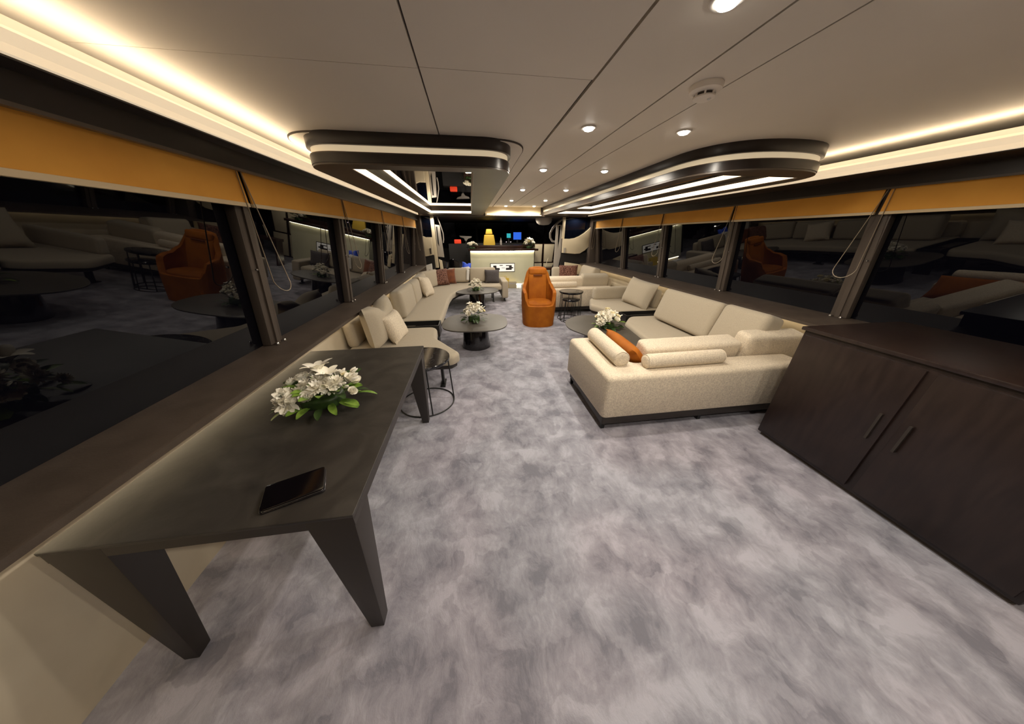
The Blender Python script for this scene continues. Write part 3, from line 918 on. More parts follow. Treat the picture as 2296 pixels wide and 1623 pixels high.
# ------------------------------------------------------------------ orange armchair
def armchair(loc, rz):
    t = empty('armchair', loc, rz, 'orange nubuck armchair with a tall tapered back, standing in the aisle', 'armchair')
    NT, NV = 72, 16
    def hgt(th):
        a = abs(th)
        pts = [(0, .385), (.70, .385), (.92, .47), (1.15, .60), (1.6, .64), (2.0, .72), (2.35, .93), (2.6, .99), (PI, 1.0)]
        for (a0, h0), (a1, h1) in zip(pts[:-1], pts[1:]):
            if a <= a1:
                q = (a - a0) / (a1 - a0); q = q * q * (3 - 2 * q)
                return h0 + (h1 - h0) * q
        return 1.0
    def plan(th, z, ins):
        # th = 0 at the front (-y); superellipse plan, waist drawn in above the arms and at the floor
        e = 2.7
        sx, cy = math.sin(th), -math.cos(th)
        up = max(0, z - .58) / .42
        low = max(0, .35 - z) / .35
        rx = .315 * (1 - .24 * up) * (1 - .08 * low) - ins
        ry = .315 * (1 - .06 * low) - ins
        x = rx * math.copysign(abs(sx) ** (2 / e), sx)
        y = ry * math.copysign(abs(cy) ** (2 / e), cy)
        y += .06 * up
        return x, y
    vs = []; fs = []
    for i in range(NT):
        th = -PI + 2 * PI * i / NT
        h = hgt(th)
        ring = []
        for j in range(NV + 1):
            z = h * j / NV
            x, y = plan(th, z, 0); ring.append((x, y, z))
        for (ins, dz) in ((.010, .010), (.030, .014), (.050, .008)):
            x, y = plan(th, h, ins); ring.append((x, y, h + dz - .004))
        zi = .36
        for j in range(8):
            z = h - (h - zi) * j / 7 - .005
            x, y = plan(th, z, .062); ring.append((x, y, z))
        vs += ring
        R = len(ring)
    for i in range(NT):
        for j in range(R - 1):
            a = i * R + j; b = ((i + 1) % NT) * R + j
            fs.append((a, b, b + 1, a + 1))
    fs.append(tuple(i * R for i in range(NT)))
    fs.append(tuple(i * R + R - 1 for i in range(NT))[::-1])
    mb = MB(); mb.add(vs, fs)
    mb.build('shell', M['orange'], t, sm=50)
    slab([plan(2 * PI * k / 60, .4, .058) for k in range(60)], .35, .425, .035, .01, .03).build('seat_cushion', M['orange'], t, sm=50)
    bk = softbox(.36, .07, .50, .034, (0, .012, 0)).build('back_cushion', M['orange'], t, (0, .205, .66), (math.radians(-9), 0, 0), sm=60)
    hp = softbox(.34, .08, .13, .036, (0, .012, 0)).build('headrest', M['orange'], t, (0, .245, .925), (math.radians(-11), 0, 0), sm=60)
    softbox(.17, .02, .022, .009).build('headrest_slot', M['orange_dark'], t, (0, .185, .868), (math.radians(-11), 0, 0), sm=60)
    return t
armchair((1.205, 4.98, 0), math.radians(-4))

# ------------------------------------------------------------------ sofas
FAB, FAB2 = M['fabric'], M['fabric2']
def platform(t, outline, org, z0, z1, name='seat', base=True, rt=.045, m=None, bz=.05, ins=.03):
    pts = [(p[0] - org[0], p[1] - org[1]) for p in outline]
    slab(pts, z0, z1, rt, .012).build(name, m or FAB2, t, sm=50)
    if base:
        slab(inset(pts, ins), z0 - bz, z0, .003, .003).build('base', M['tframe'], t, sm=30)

def foot(t, x, y, h, w=.05, l=.18):
    MB().box(x - w / 2, x + w / 2, y - l / 2, y + l / 2, 0, .014).box(x - w / 2 + .012, x + w / 2 - .012, y - l / 2 + .05, y + l / 2 - .05, .014, h).build('leg', M['blackmetal'], t)

# near port lounge module
lm = empty('lounge_module', (-.9, 3.1, 0), 0, 'cream lounge module with a flared rounded end beside the dining table', 'sofa')
lo_out = round_poly([(-1.40, 2.64), (-.26, 2.60), (-.18, 2.72), (-.485, 3.22), (-.52, 3.665), (-1.40, 3.665)], [.06, .10, .07, .20, .13, .06], 8)
platform(lm, lo_out, (-.9, 3.1), .31, .42, bz=.05)
for (x, y) in ((-.40, 2.80), (-.62, 3.52), (-1.30, 2.8), (-1.30, 3.52)):
    foot(lm, x + .9, y - 3.1, .26)
softbox(.12, .68, .30, .055).build('backrest', FAB2, lm, (-1.365 + .9, 3.33 - 3.1, .555), (0, math.radians(-4), 0), sm=60)

# port console tray between the modules
def console(loc, x0, x1, y0, y1, h, label, gx):
    t = empty('console_tray', loc, 0, label, 'tray table', 'dark trays set between sofa modules')
    X0, X1, Y0, Y1 = x0 - loc[0], x1 - loc[0], y0 - loc[1], y1 - loc[1]
    th = .014
    MB().box(X0, X1, Y0, Y1, .26, h - .075).build('tray_body', M['tframe'], t)
    for q in ((X0, X1, Y0, Y0 + th), (X0, X1, Y1 - th, Y1), (X0, X0 + th, Y0 + th, Y1 - th), (X1 - th, X1, Y0 + th, Y1 - th)):
        MB().box(*q, h - .075, h).build('rim', M['blackmetal'], t)
    g0, g1 = gx[0] - loc[0], gx[1] - loc[0]
    MB().box(g0, g1, Y0 + th, Y1 - th, h - .074, h - .05).build('gloss_insert', M['gloss'], t)
    l0, l1 = (X0 + th, g0) if abs(g1 - (X1 - th)) < .05 else (g1, X1 - th)
    MB().box(l0 + .002, l1 - .002, Y0 + th, Y1 - th, h - .074, h - .058).build('grey_insert', M['tabletop'], t)
    for sx in (X0 + .05, X1 - .05):
        MB().box(sx - .02, sx + .02, Y0 + .04, Y1 - .04, 0, .26).build('leg', M['blackmetal'], t)
    return t
console((-.86, 3.82, 0), -1.24, -.50, 3.69, 3.955, .42, 'dark tray console between the near lounge module and the long curved sofa', (-.85, -.514))
console((2.70, 3.93, 0), 2.33, 3.06, 3.81, 4.05, .42, 'dark tray console between the starboard corner sofa and the starboard lounge module', (2.344, 2.52))

# long curved port sofa
ls = empty('curved_sofa', (-.9, 5.6, 0), 0, 'long cream sofa curving round the forward port corner', 'sofa')
lsout = [(-1.40, 3.975), (-.495, 3.975), (-.485, 5.5), (-.45, 5.95), (-.32, 6.38), (-.08, 6.68), (.22, 6.82), (.72, 6.86), (.72, 7.60), (-1.40, 7.60)]
lsout = round_poly(lsout, [.06, .06, .3, .3, .3, .3, .3, .06, .06, .1], 6)
platform(ls, lsout, (-.9, 5.6), .31, .42, bz=.05)
for (x, y) in ((-.62, 4.15), (-.62, 5.4), (-1.3, 4.15), (-1.3, 5.8), (.5, 7.0), (.5, 7.5), (-1.3, 7.5)):
    foot(ls, x + .9, y - 5.6, .26)
foot(ls, .80 + .9, 7.08 - 5.6, .10, .05, .16)
softbox(.16, .78, .42, .035).build('arm', FAB2, ls, (.79 + .9, 7.23 - 5.6, .31), sm=60)
softbox(.14, 3.2, .26, .05).build('backrest', FAB2, ls, (-1.375 + .9, 5.6 - 5.6, .53), sm=60)
softbox(1.55, .12, .28, .05).build('backrest', FAB2, ls, (-.1 + .9, 7.58 - 5.6, .56), sm=60)

# starboard lounge module
sm_ = empty('lounge_module', (2.65, 4.5, 0), 0, 'cream lounge module behind the pebble-shaped table, between tray console and wire side tables', 'sofa')
so = round_poly([(2.30, 4.08), (3.12, 4.08), (3.12, 5.12), (2.28, 5.12), (2.08, 4.62)], [.22, .06, .06, .08, .2], 8)
platform(sm_, so, (2.65, 4.5), .31, .42, bz=.05)
for (x, y) in ((2.45, 4.3), (2.45, 4.9), (2.95, 4.3), (2.95, 4.9)):
    foot(sm_, x - 2.65, y - 4.5, .26)
softbox(.80, .14, .24, .045).build('backrest', FAB2, sm_, (2.70 - 2.65, 5.04 - 4.5, .525), sm=60)
softbox(.12, .70, .31, .05).build('backrest', FAB2, sm_, (3.07 - 2.65, 4.52 - 4.5, .565), (0, math.radians(4), 0), sm=60)

# starboard corner sofas: high back towards the camera, open corner and wall seat
def corner_sofa(dx, dy, label, mirror_end=3.78):
    t = empty('corner_sofa', (2.0 + dx, 2.4 + dy, 0), 0, label, 'sofa', 'cream corner sofas on the starboard side')
    ox, oy = 2.0, 2.4
    body = round_poly([(1.02, 1.75), (2.92, 1.75), (2.92, 2.02), (1.36, 2.02), (1.36, 2.70), (1.02, 2.70)], [.05, .05, .05, .05, .05, .05], 6)
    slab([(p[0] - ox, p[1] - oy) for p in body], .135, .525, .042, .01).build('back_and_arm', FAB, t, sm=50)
    bo = round_poly([(1.03, 1.76), (2.92, 1.76), (2.92, 2.66), (1.05, 2.66)], .02, 3)
    slab([(p[0] - ox, p[1] - oy) for p in bo], .062, .135, .004, .004).build('base', M['tframe'], t, sm=30)
    for (x, y) in ((1.06, 1.80), (1.06, 2.60), (2.0, 1.80), (2.85, 1.80), (2.0, 2.6)):
        MB().box(x - ox - .015, x - ox + .015, y - oy - .015, y - oy + .015, 0, .062).build('leg', M['blackmetal'], t)
    seat = round_poly([(1.28, 1.95), (2.05, 1.95), (2.02, 2.62), (1.28, 2.62)], [.04, .04, .04, .06], 5)
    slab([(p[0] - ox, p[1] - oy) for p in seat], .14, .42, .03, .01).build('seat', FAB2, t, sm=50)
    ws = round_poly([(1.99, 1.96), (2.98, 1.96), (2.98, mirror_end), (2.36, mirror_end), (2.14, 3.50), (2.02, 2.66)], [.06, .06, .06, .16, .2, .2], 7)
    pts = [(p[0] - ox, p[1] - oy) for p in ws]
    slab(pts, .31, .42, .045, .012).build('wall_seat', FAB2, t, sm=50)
    slab(inset(pts, .03), .26, .31, .003, .003).build('wall_base', M['tframe'], t, sm=30)
    for (x, y) in ((2.3, 2.9), (2.45, 3.6), (2.88, 3.0), (2.88, 3.65)):
        MB().box(x - ox - .03, x - ox + .03, y - oy - .08, y - oy + .08, 0, .26).build('leg', M['blackmetal'], t)
    softbox(.11, 1.60, .24, .05).build('backrest', FAB2, t, (2.955 - ox, 2.90 - oy, .54), sm=60)
    return t
corner_sofa(0, 0, 'cream boucle corner sofa with its high back towards the camera, by the mahogany cabinet')
corner_sofa(.12, 3.85, 'cream corner sofa behind the orange armchair and wire side tables')

# ------------------------------------------------------------------ loose cushions
def cushion(w, dp, h, loc, rot, label, m=None, rad=.055, puff=.02, group='loose sand-coloured back cushions', name='back_cushion'):
    o = softbox(w, dp, h, rad, (0, puff, 0), 5, 6).build(name, m or FAB2, None, loc, rot, sm=70)
    return tag(o, label, 'cushion', group)
def throw(w, h, th, loc, rot, label, m, group='throw pillows', dent=0.0):
    o = pillow(w, h, th, 14, dent).build('throw_pillow', m, None, loc, rot, sm=70)
    weld(o)
    return tag(o, label, 'pillow', group)
R = math.radians
HALF = PI / 2
# port side (facing +x): cushion local y is thickness -> rotate so y looks along x
throw(.80, .46, .22, (-1.10, 3.25, .645), (R(-6), 0, R(90)), 'large creased cushion at the back of the near lounge module', FAB2, 'loose sand-coloured back cushions', .10)
throw(.40, .34, .15, (-.94, 3.22, .575), (R(-20), 0, R(84)), 'small cream pillow leaning on the creased cushion of the near lounge module', FAB)
cushion(.84, .18, .40, (-1.10, 4.50, .62), (R(-5), 0, R(90)), 'first back cushion of the long curved sofa, next to the tray console')
cushion(.62, .18, .38, (-1.10, 5.26, .61), (R(-5), 0, R(90)), 'second back cushion of the long curved sofa')
throw(.46, .40, .16, (-.94, 5.80, .605), (R(-20), R(8), R(80)), 'cream throw pillow before the middle cushions of the long curved sofa', FAB)
cushion(.70, .18, .38, (-1.10, 6.05, .61), (R(-5), 0, R(90)), 'third back cushion of the long curved sofa, behind the cream throw pillow')
cushion(.66, .19, .38, (-1.03, 6.78, .61), (R(-8), 0, R(66)), 'corner back cushion of the long curved sofa beside the brown patterned pillow')
throw(.46, .40, .17, (-.80, 7.05, .61), (R(-16), 0, R(32)), 'brown patterned throw pillow in the corner of the long curved sofa', M['brown_pat'])
throw(.40, .38, .15, (-.62, 7.28, .60), (R(-14), 0, R(14)), 'plain rust pillow half behind the brown patterned one on the long curved sofa', M['rust'])
cushion(.52, .18, .36, (-.36, 7.44, .605), (R(-10), 0, R(4)), 'forward back cushion of the long curved sofa, in the middle beside the rust pillow')
cushion(.68, .18, .36, (.26, 7.45, .605), (R(-10), 0, 0), 'forward back cushion of the long curved sofa, behind the charcoal pillow')
throw(.38, .34, .14, (.50, 7.27, .58), (R(-14), 0, R(-6)), 'charcoal grey throw pillow at the arm of the long curved sofa', M['charcoal'])

# starboard near corner sofa
def bolster(L, rad, loc, rz, label):
    t = empty('bolster', loc, rz, label, 'bolster', 'round cream bolsters')
    n = 28
    prof = [(-L / 2, .001), (-L / 2, rad * .55), (-L / 2 + .004, rad * .80), (-L / 2 + .018, rad * .96), (-L / 2 + .04, rad), (0, rad * 1.01), (L / 2 - .04, rad), (L / 2 - .018, rad * .96), (L / 2 - .004, rad * .80), (L / 2, rad * .55), (L / 2, .001)]
    vs = []; fs = []
    for (x, q) in prof:
        vs += [(x, q * math.cos(2 * PI * k / n), rad + q * math.sin(2 * PI * k / n)) for k in range(n)]
    for i in range(len(prof) - 1):
        for k in range(n):
            fs.append((i * n + k, i * n + (k + 1) % n, (i + 1) * n + (k + 1) % n, (i + 1) * n + k))
    MB().add(vs, fs).build('roll', FAB, t, sm=60)
    for sx in (-1, 1):
        xx = sx * (L / 2 - .012)
        MB().tube([(xx, rad * .93 * math.cos(2 * PI * k / 30), rad + rad * .93 * math.sin(2 * PI * k / 30)) for k in range(30)], .004, 6, True).build('piping', FAB, t, sm=60)
    return t
bolster(.68, .072, (1.235, 2.27, .518), R(90 - 3), 'cream bolster lying along the arm top of the near corner sofa')
bolster(.74, .062, (1.77, 1.90, .520), R(1), 'cream bolster lying along the back top of the near corner sofa')
throw(.66, .30, .13, (1.475, 2.30, .515), (R(-40), 0, R(87)), 'rust orange throw pillow standing inside the arm of the near corner sofa', M['orange'])
cushion(.97, .19, .27, (1.965, 2.115, .535), (R(12), 0, R(1)), 'wide low back cushion behind the bolster on the near corner sofa', FAB, .035, .01, 'loose cream boucle cushions')
cushion(.60, .17, .32, (2.785, 2.09, .565), (R(10), 0, R(-2)), 'corner cushion of the near corner sofa, beside the mahogany cabinet', FAB, .045, .015, 'loose cream boucle cushions')
cushion(.98, .22, .44, (2.76, 3.10, .635), (R(-17), 0, R(-90)), 'large back cushion by the wall on the near corner sofa, next to the tray console')
cushion(.52, .22, .44, (2.77, 2.345, .64), (R(-17), 0, R(-90)), 'second wall cushion of the near corner sofa, behind the corner cushion')
# starboard lounge module
throw(.66, .46, .20, (2.86, 4.42, .63), (R(-18), R(4), R(-82)), 'tilted square cushion on the starboard lounge module', FAB2, 'loose sand-coloured back cushions')
# far corner sofa
bolster(.74, .062, (1.85, 5.75, .520), R(1), 'cream bolster lying along the back top of the far corner sofa')
cushion(1.0, .20, .32, (1.95, 5.99, .565), (R(8), 0, 0), 'wide low back cushion on the far corner sofa, behind its bolster', FAB, .06, .015, 'loose cream boucle cushions')
cushion(.62, .22, .36, (2.70, 5.98, .59), (R(10), 0, R(-3)), 'square back cushion of the far corner sofa, above the starboard lounge module', FAB2, .06, .015)
cushion(.80, .20, .42, (2.92, 6.80, .63), (R(-15), 0, R(-90)), 'wall cushion of the far corner sofa, towards the wheelhouse')
throw(.50, .40, .16, (2.55, 7.30, .63), (R(-8), 0, R(-12)), 'brown patterned pillow on the far corner sofa near the wheelhouse', M['brown_pat'])
cushion(.60, .18, .34, (2.45, 7.46, .60), (R(-8), 0, 0), 'forward back cushion of the far corner sofa, behind its brown pillow')

# ------------------------------------------------------------------ mahogany cabinet at the starboard side
cb = empty('cabinet', (2.78, .93, 0), 0, 'dark mahogany cabinet standing at the end of the near corner sofa', 'cabinet')
MB().box(-.42, .42, -.62, .62, .03, .93).build('cabinet_body', M['cabinet'], cb, bevel=.006)
MB().box(-.44, .44, -.635, .635, .93, .955).build('cabinet_top', M['cabinet'], cb, bevel=.006)
MB().box(-.40, .40, -.60, .60, 0, .03).build('plinth', M['groove'], cb)
for k in (-1, 1):
    dr = MB().box(-.436, -.421, k * .31 - .29, k * .31 + .29, .06, .90).build('door', M['cabinet'], cb, bevel=.003)
    MB().box(-.452, -.437, k * .06 - .006, k * .06 + .006, .42, .60).build('handle', M['tframe'], dr)

# ------------------------------------------------------------------ reception bar at the forward end
dk = empty('bar_counter', (.98, 9.35, 0), 0, 'pale lit bar counter with dark walnut top at the forward end', 'bar counter')
MB().box(-1.01, 1.0, -.33, .30, .10, 1.075).build('counter_front', M['desk'], dk, bevel=.01)
MB().box(-.96, .95, -.28, .28, 0, .10).build('plinth', M['cream'], dk)
slab(round_poly([(-1.06, -.39), (1.12, -.39), (1.12, .36), (-1.06, .36)], .03, 4), 1.105, 1.165, .008, .008).build('counter_top', M['walnut'], dk, sm=30)
MB().box(-1.0, .99, -.30, .28, 1.075, 1.105).build('neck', M['desk'], dk)
MB().box(-1.0, .99, -.362, -.350, 1.094, 1.104).build('led_strip', M['led_desk'], dk)
MB().box(-.94, .93, -.322, -.312, .072, .098).build('led_strip', M['led_desk'], dk)
MB().box(-.95, .94, .10, .30, 1.165, 1.255).build('raised_back_rail', M['walnut'], dk, bevel=.006)
sg = MB().box(-.405, .375, -.345, -.331, .485, .745).build('logo_plate', M['signdark'], dk)
MB().box(-.388, .358, -.351, -.345, .500, .728).build('sign_face', M['signwhite'], sg)
# dark marks of the emblem, in the proportions of the plate (u across, v down)
def mark(poly):
    U0, U1, V0, V1 = -.388, .358, .728, .500
    pts = [(U0 + (U1 - U0) * (a - 195) / 815.0, V0 + (V1 - V0) * (b - 530) / 255.0) for a, b in poly]
    MB().prism(pts, 'y', -.355, -.3505, True).build('emblem_mark', M['signdark'], sg)
mark([(275, 585), (385, 585), (390, 665), (500, 670), (500, 740), (275, 740)])
mark([(500, 572), (610, 572), (610, 596), (500, 596)])
mark([(715, 578), (830, 578), (830, 605), (715, 605)])
mark([(825, 580), (920, 580), (920, 640), (975, 652), (975, 682), (920, 692), (920, 738), (715, 738), (715, 668), (825, 664)])
mark([(565, 662), (690, 662), (690, 674), (565, 674)])
H4 = dome_heads(4, 10, ['rose', 'mum', 'rose'], 1.3)
bouquet((.05, 9.18, 1.165), .19, .15, .19, 'white flower spray at the port end of the bar counter', 21, H4, 14, 1.3, 3, .9)
H5 = dome_heads(5, 13, ['lily', 'rose2', 'mum', 'rose'], 1.35)
bouquet((1.84, 9.18, 1.165), .19, .15, .26, 'cream flower spray at the starboard end of the bar counter', 22, H5, 14, 1.3, 3, .5)

# parcel and yellow bag on the floor before the bar
bx = empty('cardboard_box', (1.26, 8.86, 0), R(-4), 'small beige box on the floor before the bar counter', 'box')
MB().box(-.125, .125, -.09, .09, 0, .20).build('carton', M['boxbeige'], bx, bevel=.004)
MB().box(-.127, .127, -.02, .02, .199, .203).build('tape', M['pale'], bx)
MB().box(-.126, .126, -.091, -.087, .13, .17).build('lid_edge', M['pale'], bx)
yb = empty('gift_bag', (1.03, 8.90, 0), R(6), 'yellow paper bag behind the beige box at the bar', 'bag')
MB().hexa([(-.11, -.06, 0), (.11, -.06, 0), (.11, .06, 0), (-.11, .06, 0)], [(-.12, -.03, .30), (.12, -.03, .30), (.12, .03, .30), (-.12, .03, .30)]).build('bag_body', M['yellow'], yb)
MB().tube([(-.05, 0, .29), (-.04, 0, .35), (0, 0, .37), (.04, 0, .35), (.05, 0, .29)], .006, 6).build('handle', M['yellow'], yb, sm=60)

# blue and white bag hanging over the sofa back
bg = empty('carrier_bag', (-.15, 7.50, .48), 0, 'crumpled blue and white bag draped over the back of the long curved sofa', 'bag')
sb = pillow(.24, .17, .14, 10, .04).build('blue_bag', M['blue'], bg, (.01, .03, .345), (R(-14), R(12), R(10)), sm=70)
weld(sb)
softbox(.24, .12, .09, .04, (0, .02, .01)).build('white_fold', M['whitecloth'], bg, (-.02, -.02, .275), (0, R(-6), 0), sm=70)
softbox(.07, .03, .26, .014).build('hanging_strap', M['whitecloth'], bg, (.03, -.155, .14), (R(-10), R(6), 0), sm=70)

# ------------------------------------------------------------------ wheelhouse beyond the bar
struct(MB().box(-2.6, 4.6, YF, 13.0, ZR, ZR + .05).build('ceiling_wheelhouse', M['darkwall']), 'dark ceiling of the wheelhouse')
struct(MB().box(-2.66, -2.6, 7.75, 13.0, 0, ZR).build('wall_port_wheelhouse', M['darkwall']), 'dark port side of the wheelhouse')
struct(MB().box(4.6, 4.66, 7.75, 13.0, 0, ZR).build('wall_starboard_wheelhouse', M['darkwall']), 'dark starboard side of the wheelhouse')
struct(MB().box(-2.6, 4.6, 12.6, 12.7, 0, 1.05).build('wall_front', M['darkwall']), 'dark wall under the windscreen')
for k in range(5):
    x0 = -2.6 + 1.44 * k
    nwin += 1
    w = empty('window_%d' % nwin, (x0 + .72, 12.6, 1.05)); struct(w, 'dark windscreen pane of the wheelhouse')
    MB().hexa([(-.72, 0, 0), (.72, 0, 0), (.72, .012, 0), (-.72, .012, 0)], [(-.72, -.35, .95), (.72, -.35, .95), (.72, -.338, .95), (-.72, -.338, .95)]).build('pane', M['glass2'], w)
    MB().hexa([(.68, -.05, 0), (.76, -.05, 0), (.76, .02, 0), (.68, .02, 0)], [(.68, -.40, .95), (.76, -.40, .95), (.76, -.33, .95), (.68, -.33, .95)]).build('mullion', M['darkwall'], w)

# bulkhead pillars at the end of the saloon
for s, x0, x1 in ((-1, -1.60, -1.20), (1, 3.28, 3.62)):
    struct(MB().box(x0, x1, 7.75, 7.95, 0, ZC).build('trim_%d' % (7 if s < 0 else 8), M['post'], bevel=.01), 'dark pillar at the %s end of the saloon windows' % ('port' if s < 0 else 'starboard'))

# port bulkhead: cream panel with curved top, window above, frames of the side door
pbk = empty('wall_port_bulkhead', (-1.05, 7.95, 0)); struct(pbk, 'cream port bulkhead panel with a dark window above')
def strip(pts, y0, y1, m, name, par, org, bev=.006):
    MB().prism([(p[0] - org[0], p[1] - org[2]) for p in pts], 'y', y0 - org[1], y1 - org[1], bev == 0).build(name, m, par, bevel=bev)
og = (-1.05, 7.95, 0)
strip([(-1.26, 1.58), (-1.21, 1.53), (-1.13, 1.50), (-.99, 1.50), (-.99, 1.08), (-1.18, 1.04), (-1.24, 1.06), (-1.28, 1.12)], 7.86, 7.92, M['cream_gloss'], 'cream_panel', pbk, og)
strip([(-1.30, 1.50), (-.98, 1.50), (-.98, 1.985), (-1.30, 1.985)], 7.94, 7.96, M['glass2'], 'pane', pbk, og, 0)
strip([(-1.30, 0), (-.98, 0), (-.98, 1.06), (-1.30, 1.06)], 7.93, 7.97, M['darkwall'], 'lower_panel', pbk, og, 0)
strip([(-1.06, 1.24), (-1.03, 1.24), (-1.03, 1.10), (-1.06, 1.10)], 7.84, 7.86, M['chrome'], 'handle', pbk, og, 0)
dl = empty('door_1', (-.9, 8.05, 0)); struct(dl, 'cream framed port side door with a narrow slot window')
og = (-.9, 8.05, 0)
strip([(-1.0, .74), (-.90, .74), (-.90, 1.99), (-1.0, 1.99)], 7.98, 8.06, M['cream_gloss'], 'door_post', dl, og)
strip([(-.895, 1.02), (-.735, 1.00), (-.77, 1.78), (-.895, 1.80)], 8.06, 8.10, M['pale'], 'door_leaf', dl, og)
strip([(-.865, 1.35), (-.835, 1.30), (-.835, 1.75), (-.868, 1.75)], 8.045, 8.061, M['darkwall'], 'slot_window', dl, og, 0)
MB().tube([(.08, .1, 1.98), (.14, .1, 1.80), (.19, .1, 1.60), (.19, .1, 1.45), (.17, .1, 1.36)], .014, 8).build('grab_rail', M['pale'], dl, sm=60)
strip([(-.86, .62), (-.78, .62), (-.80, .92), (-.88, .96)], 8.02, 8.06, M['cream_gloss'], 'lower_rail', dl, og)

sbk = empty('wall_starboard_bulkhead', (2.95, 7.95, 0)); struct(sbk, 'cream starboard bulkhead panel sweeping up beneath a dark window')
og = (2.95, 7.95, 0)
strip([(2.52, 1.46), (2.72, 1.455), (2.86, 1.475), (2.98, 1.52), (3.12, 1.60), (3.24, 1.70), (3.30, 1.76), (3.32, 1.28), (3.18, 1.16), (3.04, 1.08), (2.90, 1.07), (2.52, 1.10)], 7.86, 7.92, M['cream_gloss'], 'cream_panel', sbk, og)
strip([(2.56, 1.42), (3.30, 1.42), (3.30, 1.985), (2.56, 1.985)], 7.94, 7.96, M['glass2'], 'pane', sbk, og, 0)
strip([(2.50, 1.46), (2.57, 1.46), (2.57, 1.985), (2.50, 1.985)], 7.90, 7.96, M['cream_gloss'], 'door_post', sbk, og)
strip([(2.52, 0), (3.30, 0), (3.30, 1.10), (2.52, 1.10)], 7.93, 7.97, M['darkwall'], 'lower_panel', sbk, og, 0)
strip([(2.56, 1.23), (2.61, 1.23), (2.61, 1.10), (2.56, 1.10)], 7.84, 7.86, M['pale'], 'switch_plate', sbk, og, 0)
dr = empty('door_2', (2.45, 8.1, 0)); struct(dr, 'cream framed starboard side door with a narrow slot window')
og = (2.45, 8.1, 0)
strip([(2.36, .66), (2.50, .70), (2.545, 1.00), (2.56, 1.79), (2.50, 1.79), (2.49, 1.40), (2.46, 1.20), (2.44, 1.40), (2.44, 1.78), (2.37, 1.78)], 8.06, 8.10, M['pale'], 'door_leaf', dr, og, .004)
strip([(2.37, 1.78), (2.56, 1.79), (2.56, 1.81), (2.37, 1.80)], 8.055, 8.105, M['pale'], 'head_rail', dr, og, .002)
MB().tube([(.22, .35, 1.985), (.05, .35, 1.86), (-.08, .35, 1.72), (-.14, .35, 1.60), (-.13, .35, 1.48), (-.07, .35, 1.39), (.04, .35, 1.37)], .032, 10).build('curved_pillar', M['pale'], dr, sm=60)

# ceiling bowl lamp, off
sh = empty('ceiling_bowl', (2.17, 8.7, ZR), 0, 'pale half-round bowl under the wheelhouse ceiling', 'ceiling fixture')
MB().lathe([(.25, 0), (.245, -.05), (.21, -.12), (.14, -.17), (.02, -.18)], 32).build('bowl', M['pale'], sh, sm=60)

# cream lockers right of the bar
for k, (x0, x1, tl) in enumerate(((2.16, 2.44, .02), (2.48, 2.86, -.02))):
    lk = empty('locker', ((x0 + x1) / 2, 10.0, 0), 0, ('cream locker with rounded door right beside the bar counter', 'wider cream locker next to the starboard side door')[k], 'locker', 'cream lockers beyond the bar')
    hw = (x1 - x0) / 2
    MB().box(-hw, hw, -.18, .2, 0, 1.28).build('locker_body', M['walnut'], lk)
    MB().hexa([(-hw + .01, -.21, .70), (hw - .05 + tl, -.21, .70), (hw - .05 + tl, -.18, .70), (-hw + .01, -.18, .70)], [(-hw + .01, -.21, 1.27), (hw - .01, -.21, 1.27), (hw - .01, -.18, 1.27), (-hw + .01, -.18, 1.27)]).build('door', M['cream_gloss'], lk, bevel=.008)
    MB().box(-hw + .01, hw - .01, -.21, -.18, .04, .66).build('drawer_front', M['cream_gloss'], lk, bevel=.008)

# low dark shelf and lit ledge, black stools
sf = empty('low_shelf', (2.2, 8.45, 0), 0, 'low dark shelf table behind the orange armchair', 'table')
MB().box(-.26, .26, -.16, .16, .60, .665).build('shelf_top', M['walnut'], sf, bevel=.005)
for x in (-.22, .22):
    MB().box(x - .02, x + .02, -.13, .13, 0, .60).build('leg', M['walnut'], sf)
MB().tube([(.02, 0, .665), (.05, 0, .80), (.09, 0, .93)], .008, 6).build('stem', M['cream_gloss'], sf, sm=60)
lg = empty('lit_ledge', (3.0, 7.80, 0), 0, 'pale lit ledge behind the far corner sofa', 'ledge')
MB().hexa([(-.40, -.03, .55), (.26, -.03, .50), (.26, .03, .50), (-.40, .03, .55)], [(-.40, -.03, .86), (.26, -.03, .76), (.26, .03, .76), (-.40, .03, .86)]).build('ledge_panel', M['cream_gloss'], lg, bevel=.006)
MB().box(-.36, -.30, -.03, .03, 0, .56).build('leg', M['walnut'], lg)
MB().box(.16, .22, -.03, .03, 0, .56).build('leg', M['walnut'], lg)
lp = empty('lit_ledge', (-1.17, 7.80, 0), 0, 'short pale ledge behind the corner of the long curved sofa', 'ledge')
MB().hexa([(-.13, -.03, .60), (.12, -.03, .62), (.12, .03, .62), (-.13, .03, .60)], [(-.13, -.03, .80), (.12, -.03, .87), (.12, .03, .87), (-.13, .03, .80)]).build('ledge_panel', M['whitecloth'], lp, bevel=.01)
MB().box(-.02, .02, -.02, .02, 0, .61).build('leg', M['walnut'], lp)

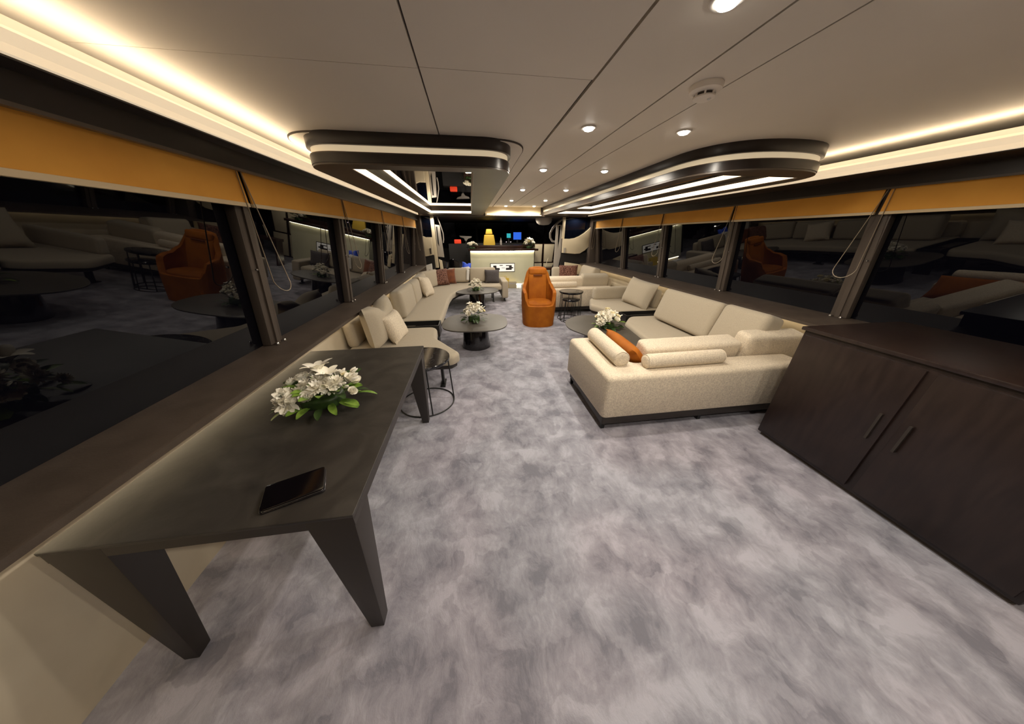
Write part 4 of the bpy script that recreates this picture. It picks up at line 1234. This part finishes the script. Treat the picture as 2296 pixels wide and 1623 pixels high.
def stool(loc, rz, label, h=.72):
    t = empty('bar_stool', loc, rz, label, 'stool', 'black upholstered bar stools')
    MB().lathe([(.19, 0), (.19, .012), (.04, .03), (.028, .06), (.028, h - .07)], 28).build('pedestal', M['blackmetal'], t, sm=40)
    softbox(.36, .34, .09, .04, (0, 0, .012)).build('seat', M['charcoal'] if False else M['gloss'], t, (0, 0, h - .03), sm=60)
    vs = []; fs = []
    n = 18
    for i in range(n + 1):
        a = PI * (-.08 + 1.16 * i / n)
        for (q, z) in ((.19, h), (.21, h + .24), (.18, h + .26), (.155, h + .02)):
            zz = z - (.10 * abs(math.cos(a)) ** 2 if z > h + .1 else 0)
            vs.append((q * math.cos(a), q * math.sin(a), zz))
    for i in range(n):
        for j in range(4):
            fs.append((i * 4 + j, (i + 1) * 4 + j, (i + 1) * 4 + (j + 1) % 4, i * 4 + (j + 1) % 4))
    fs.append((0, 1, 2, 3)); fs.append((n * 4 + 3, n * 4 + 2, n * 4 + 1, n * 4))
    MB().add(vs, fs).build('backrest', M['gloss'], t, sm=40)
    MB().tube([(.15 * math.cos(2 * PI * k / 24), .15 * math.sin(2 * PI * k / 24), .26) for k in range(24)], .009, 6, True).build('foot_ring', M['chrome'], t, sm=60)
    return t
stool((2.64, 8.40, 0), R(30), 'black bar stool beside the starboard side door')
stool((3.09, 8.34, 0), R(-20), 'black bar stool by the dark starboard pillar')
stool((-.85, 8.45, 0), R(160), 'black bar stool beside the port side door', .70)
stool((-.45, 8.75, 0), R(140), 'black bar stool between the port door and the bar counter', .66)

# helm: console, chair, screens
hc = empty('helm_console', (1.0, 11.4, 0), 0, 'dark helm console with lit screens beyond the bar', 'console')
MB().hexa([(-1.6, -.3, 0), (1.6, -.3, 0), (1.6, .4, 0), (-1.6, .4, 0)], [(-1.6, -.15, 1.28), (1.6, -.15, 1.28), (1.6, .4, 1.33), (-1.6, .4, 1.33)]).build('console_body', M['darkwall'], hc, bevel=.02)
def screen(x, z, w, h, m, y=-.2):
    s = MB().box(x - w / 2 - .015, x + w / 2 + .015, y + .01, y + .06, z - h / 2 - .015, z + h / 2 + .015).build('screen', M['gloss'], hc)
    MB().box(x - w / 2, x + w / 2, y, y + .01, z - h / 2, z + h / 2).build('screen_face', m, s)
    MB().box(x - .03, x + .03, y + .02, y + .05, 1.29, z - h / 2).build('bracket', M['darkwall'], s)
screen(.78, 1.52, .30, .25, M['screen_blue'])
screen(.45, 1.53, .15, .15, M['screen_teal'])
for x in (.36, .44, .47, .53):
    MB().lathe([(.012, 0), (.014, .006), (.004, .012)], 10).build('indicator_light', M['pinkled'], hc, (x, -.165, 1.31), (R(60), 0, 0), sm=50)
ch = empty('helm_chair', (.64, 10.35, 0), 0, 'mustard yellow helm chair seen from behind beyond the bar', 'chair')
MB().lathe([(.25, 0), (.25, .02), (.05, .05), (.045, .55)], 24).build('pedestal', M['blackmetal'], ch, sm=40)
softbox(.46, .46, .14, .05).build('seat', M['helm'], ch, (0, .1, .62), sm=60)
pts = [(-.205, .70), (.205, .70), (.205, 1.30), (.165, 1.56), (-.165, 1.56), (-.205, 1.30)]
MB().prism(pts, 'y', -.20, -.09).build('backrest', M['helm'], ch, bevel=.03, bseg=4)
MB().prism([(-.125, 1.575), (.125, 1.575), (.09, 1.735), (-.09, 1.735)], 'y', -.19, -.10).build('headrest', M['helm'], ch, bevel=.025, bseg=4)
MB().box(-.03, .03, -.15, -.12, 1.5, 1.6).build('headrest_post', M['blackmetal'], ch)
for s in (-1, 1):
    softbox(.06, .36, .05, .02).build('armrest', M['helm'], ch, (s * .27, .06, .86), sm=60)
rl = empty('warning_lamp', (-.42, 10.0, 0), 0, 'small red lit box on a dark stand, port of the bar counter', 'lamp')
MB().box(-.11, .11, -.05, .05, 1.295, 1.42).build('red_box', M['red'], rl, bevel=.02)
MB().box(-.30, .30, -.15, .2, 0, 1.29).build('stand', M['darkwall'], rl)
tn = empty('chart_lamp', (-.16, 10.9, 0), 0, 'pale wing-shaped object on a dark post, left of the helm chair', 'lamp')
MB().prism([(-.23, 1.53), (.22, 1.51), (.20, 1.46), (.08, 1.43), (.02, 1.35), (-.04, 1.37), (-.06, 1.44), (-.19, 1.48)], 'y', -.05, .05).build('wing_shade', M['pale'], tn, bevel=.01)
MB().box(-.02, .02, -.02, .02, 0, 1.40).build('post', M['darkwall'], tn)
bt = empty('bottle', (.98, 9.55, 1.255), 0, 'slim pinkish bottle on the bar rail beside the helm chair', 'bottle')
MB().lathe([(.03, 0), (.032, .01), (.032, .12), (.014, .16), (.012, .20)], 16).build('bottle_body', M['pale'], bt, sm=50)
MB().lathe([(.014, .20), (.014, .225)], 12).build('cap', M['chrome'], bt, sm=50)
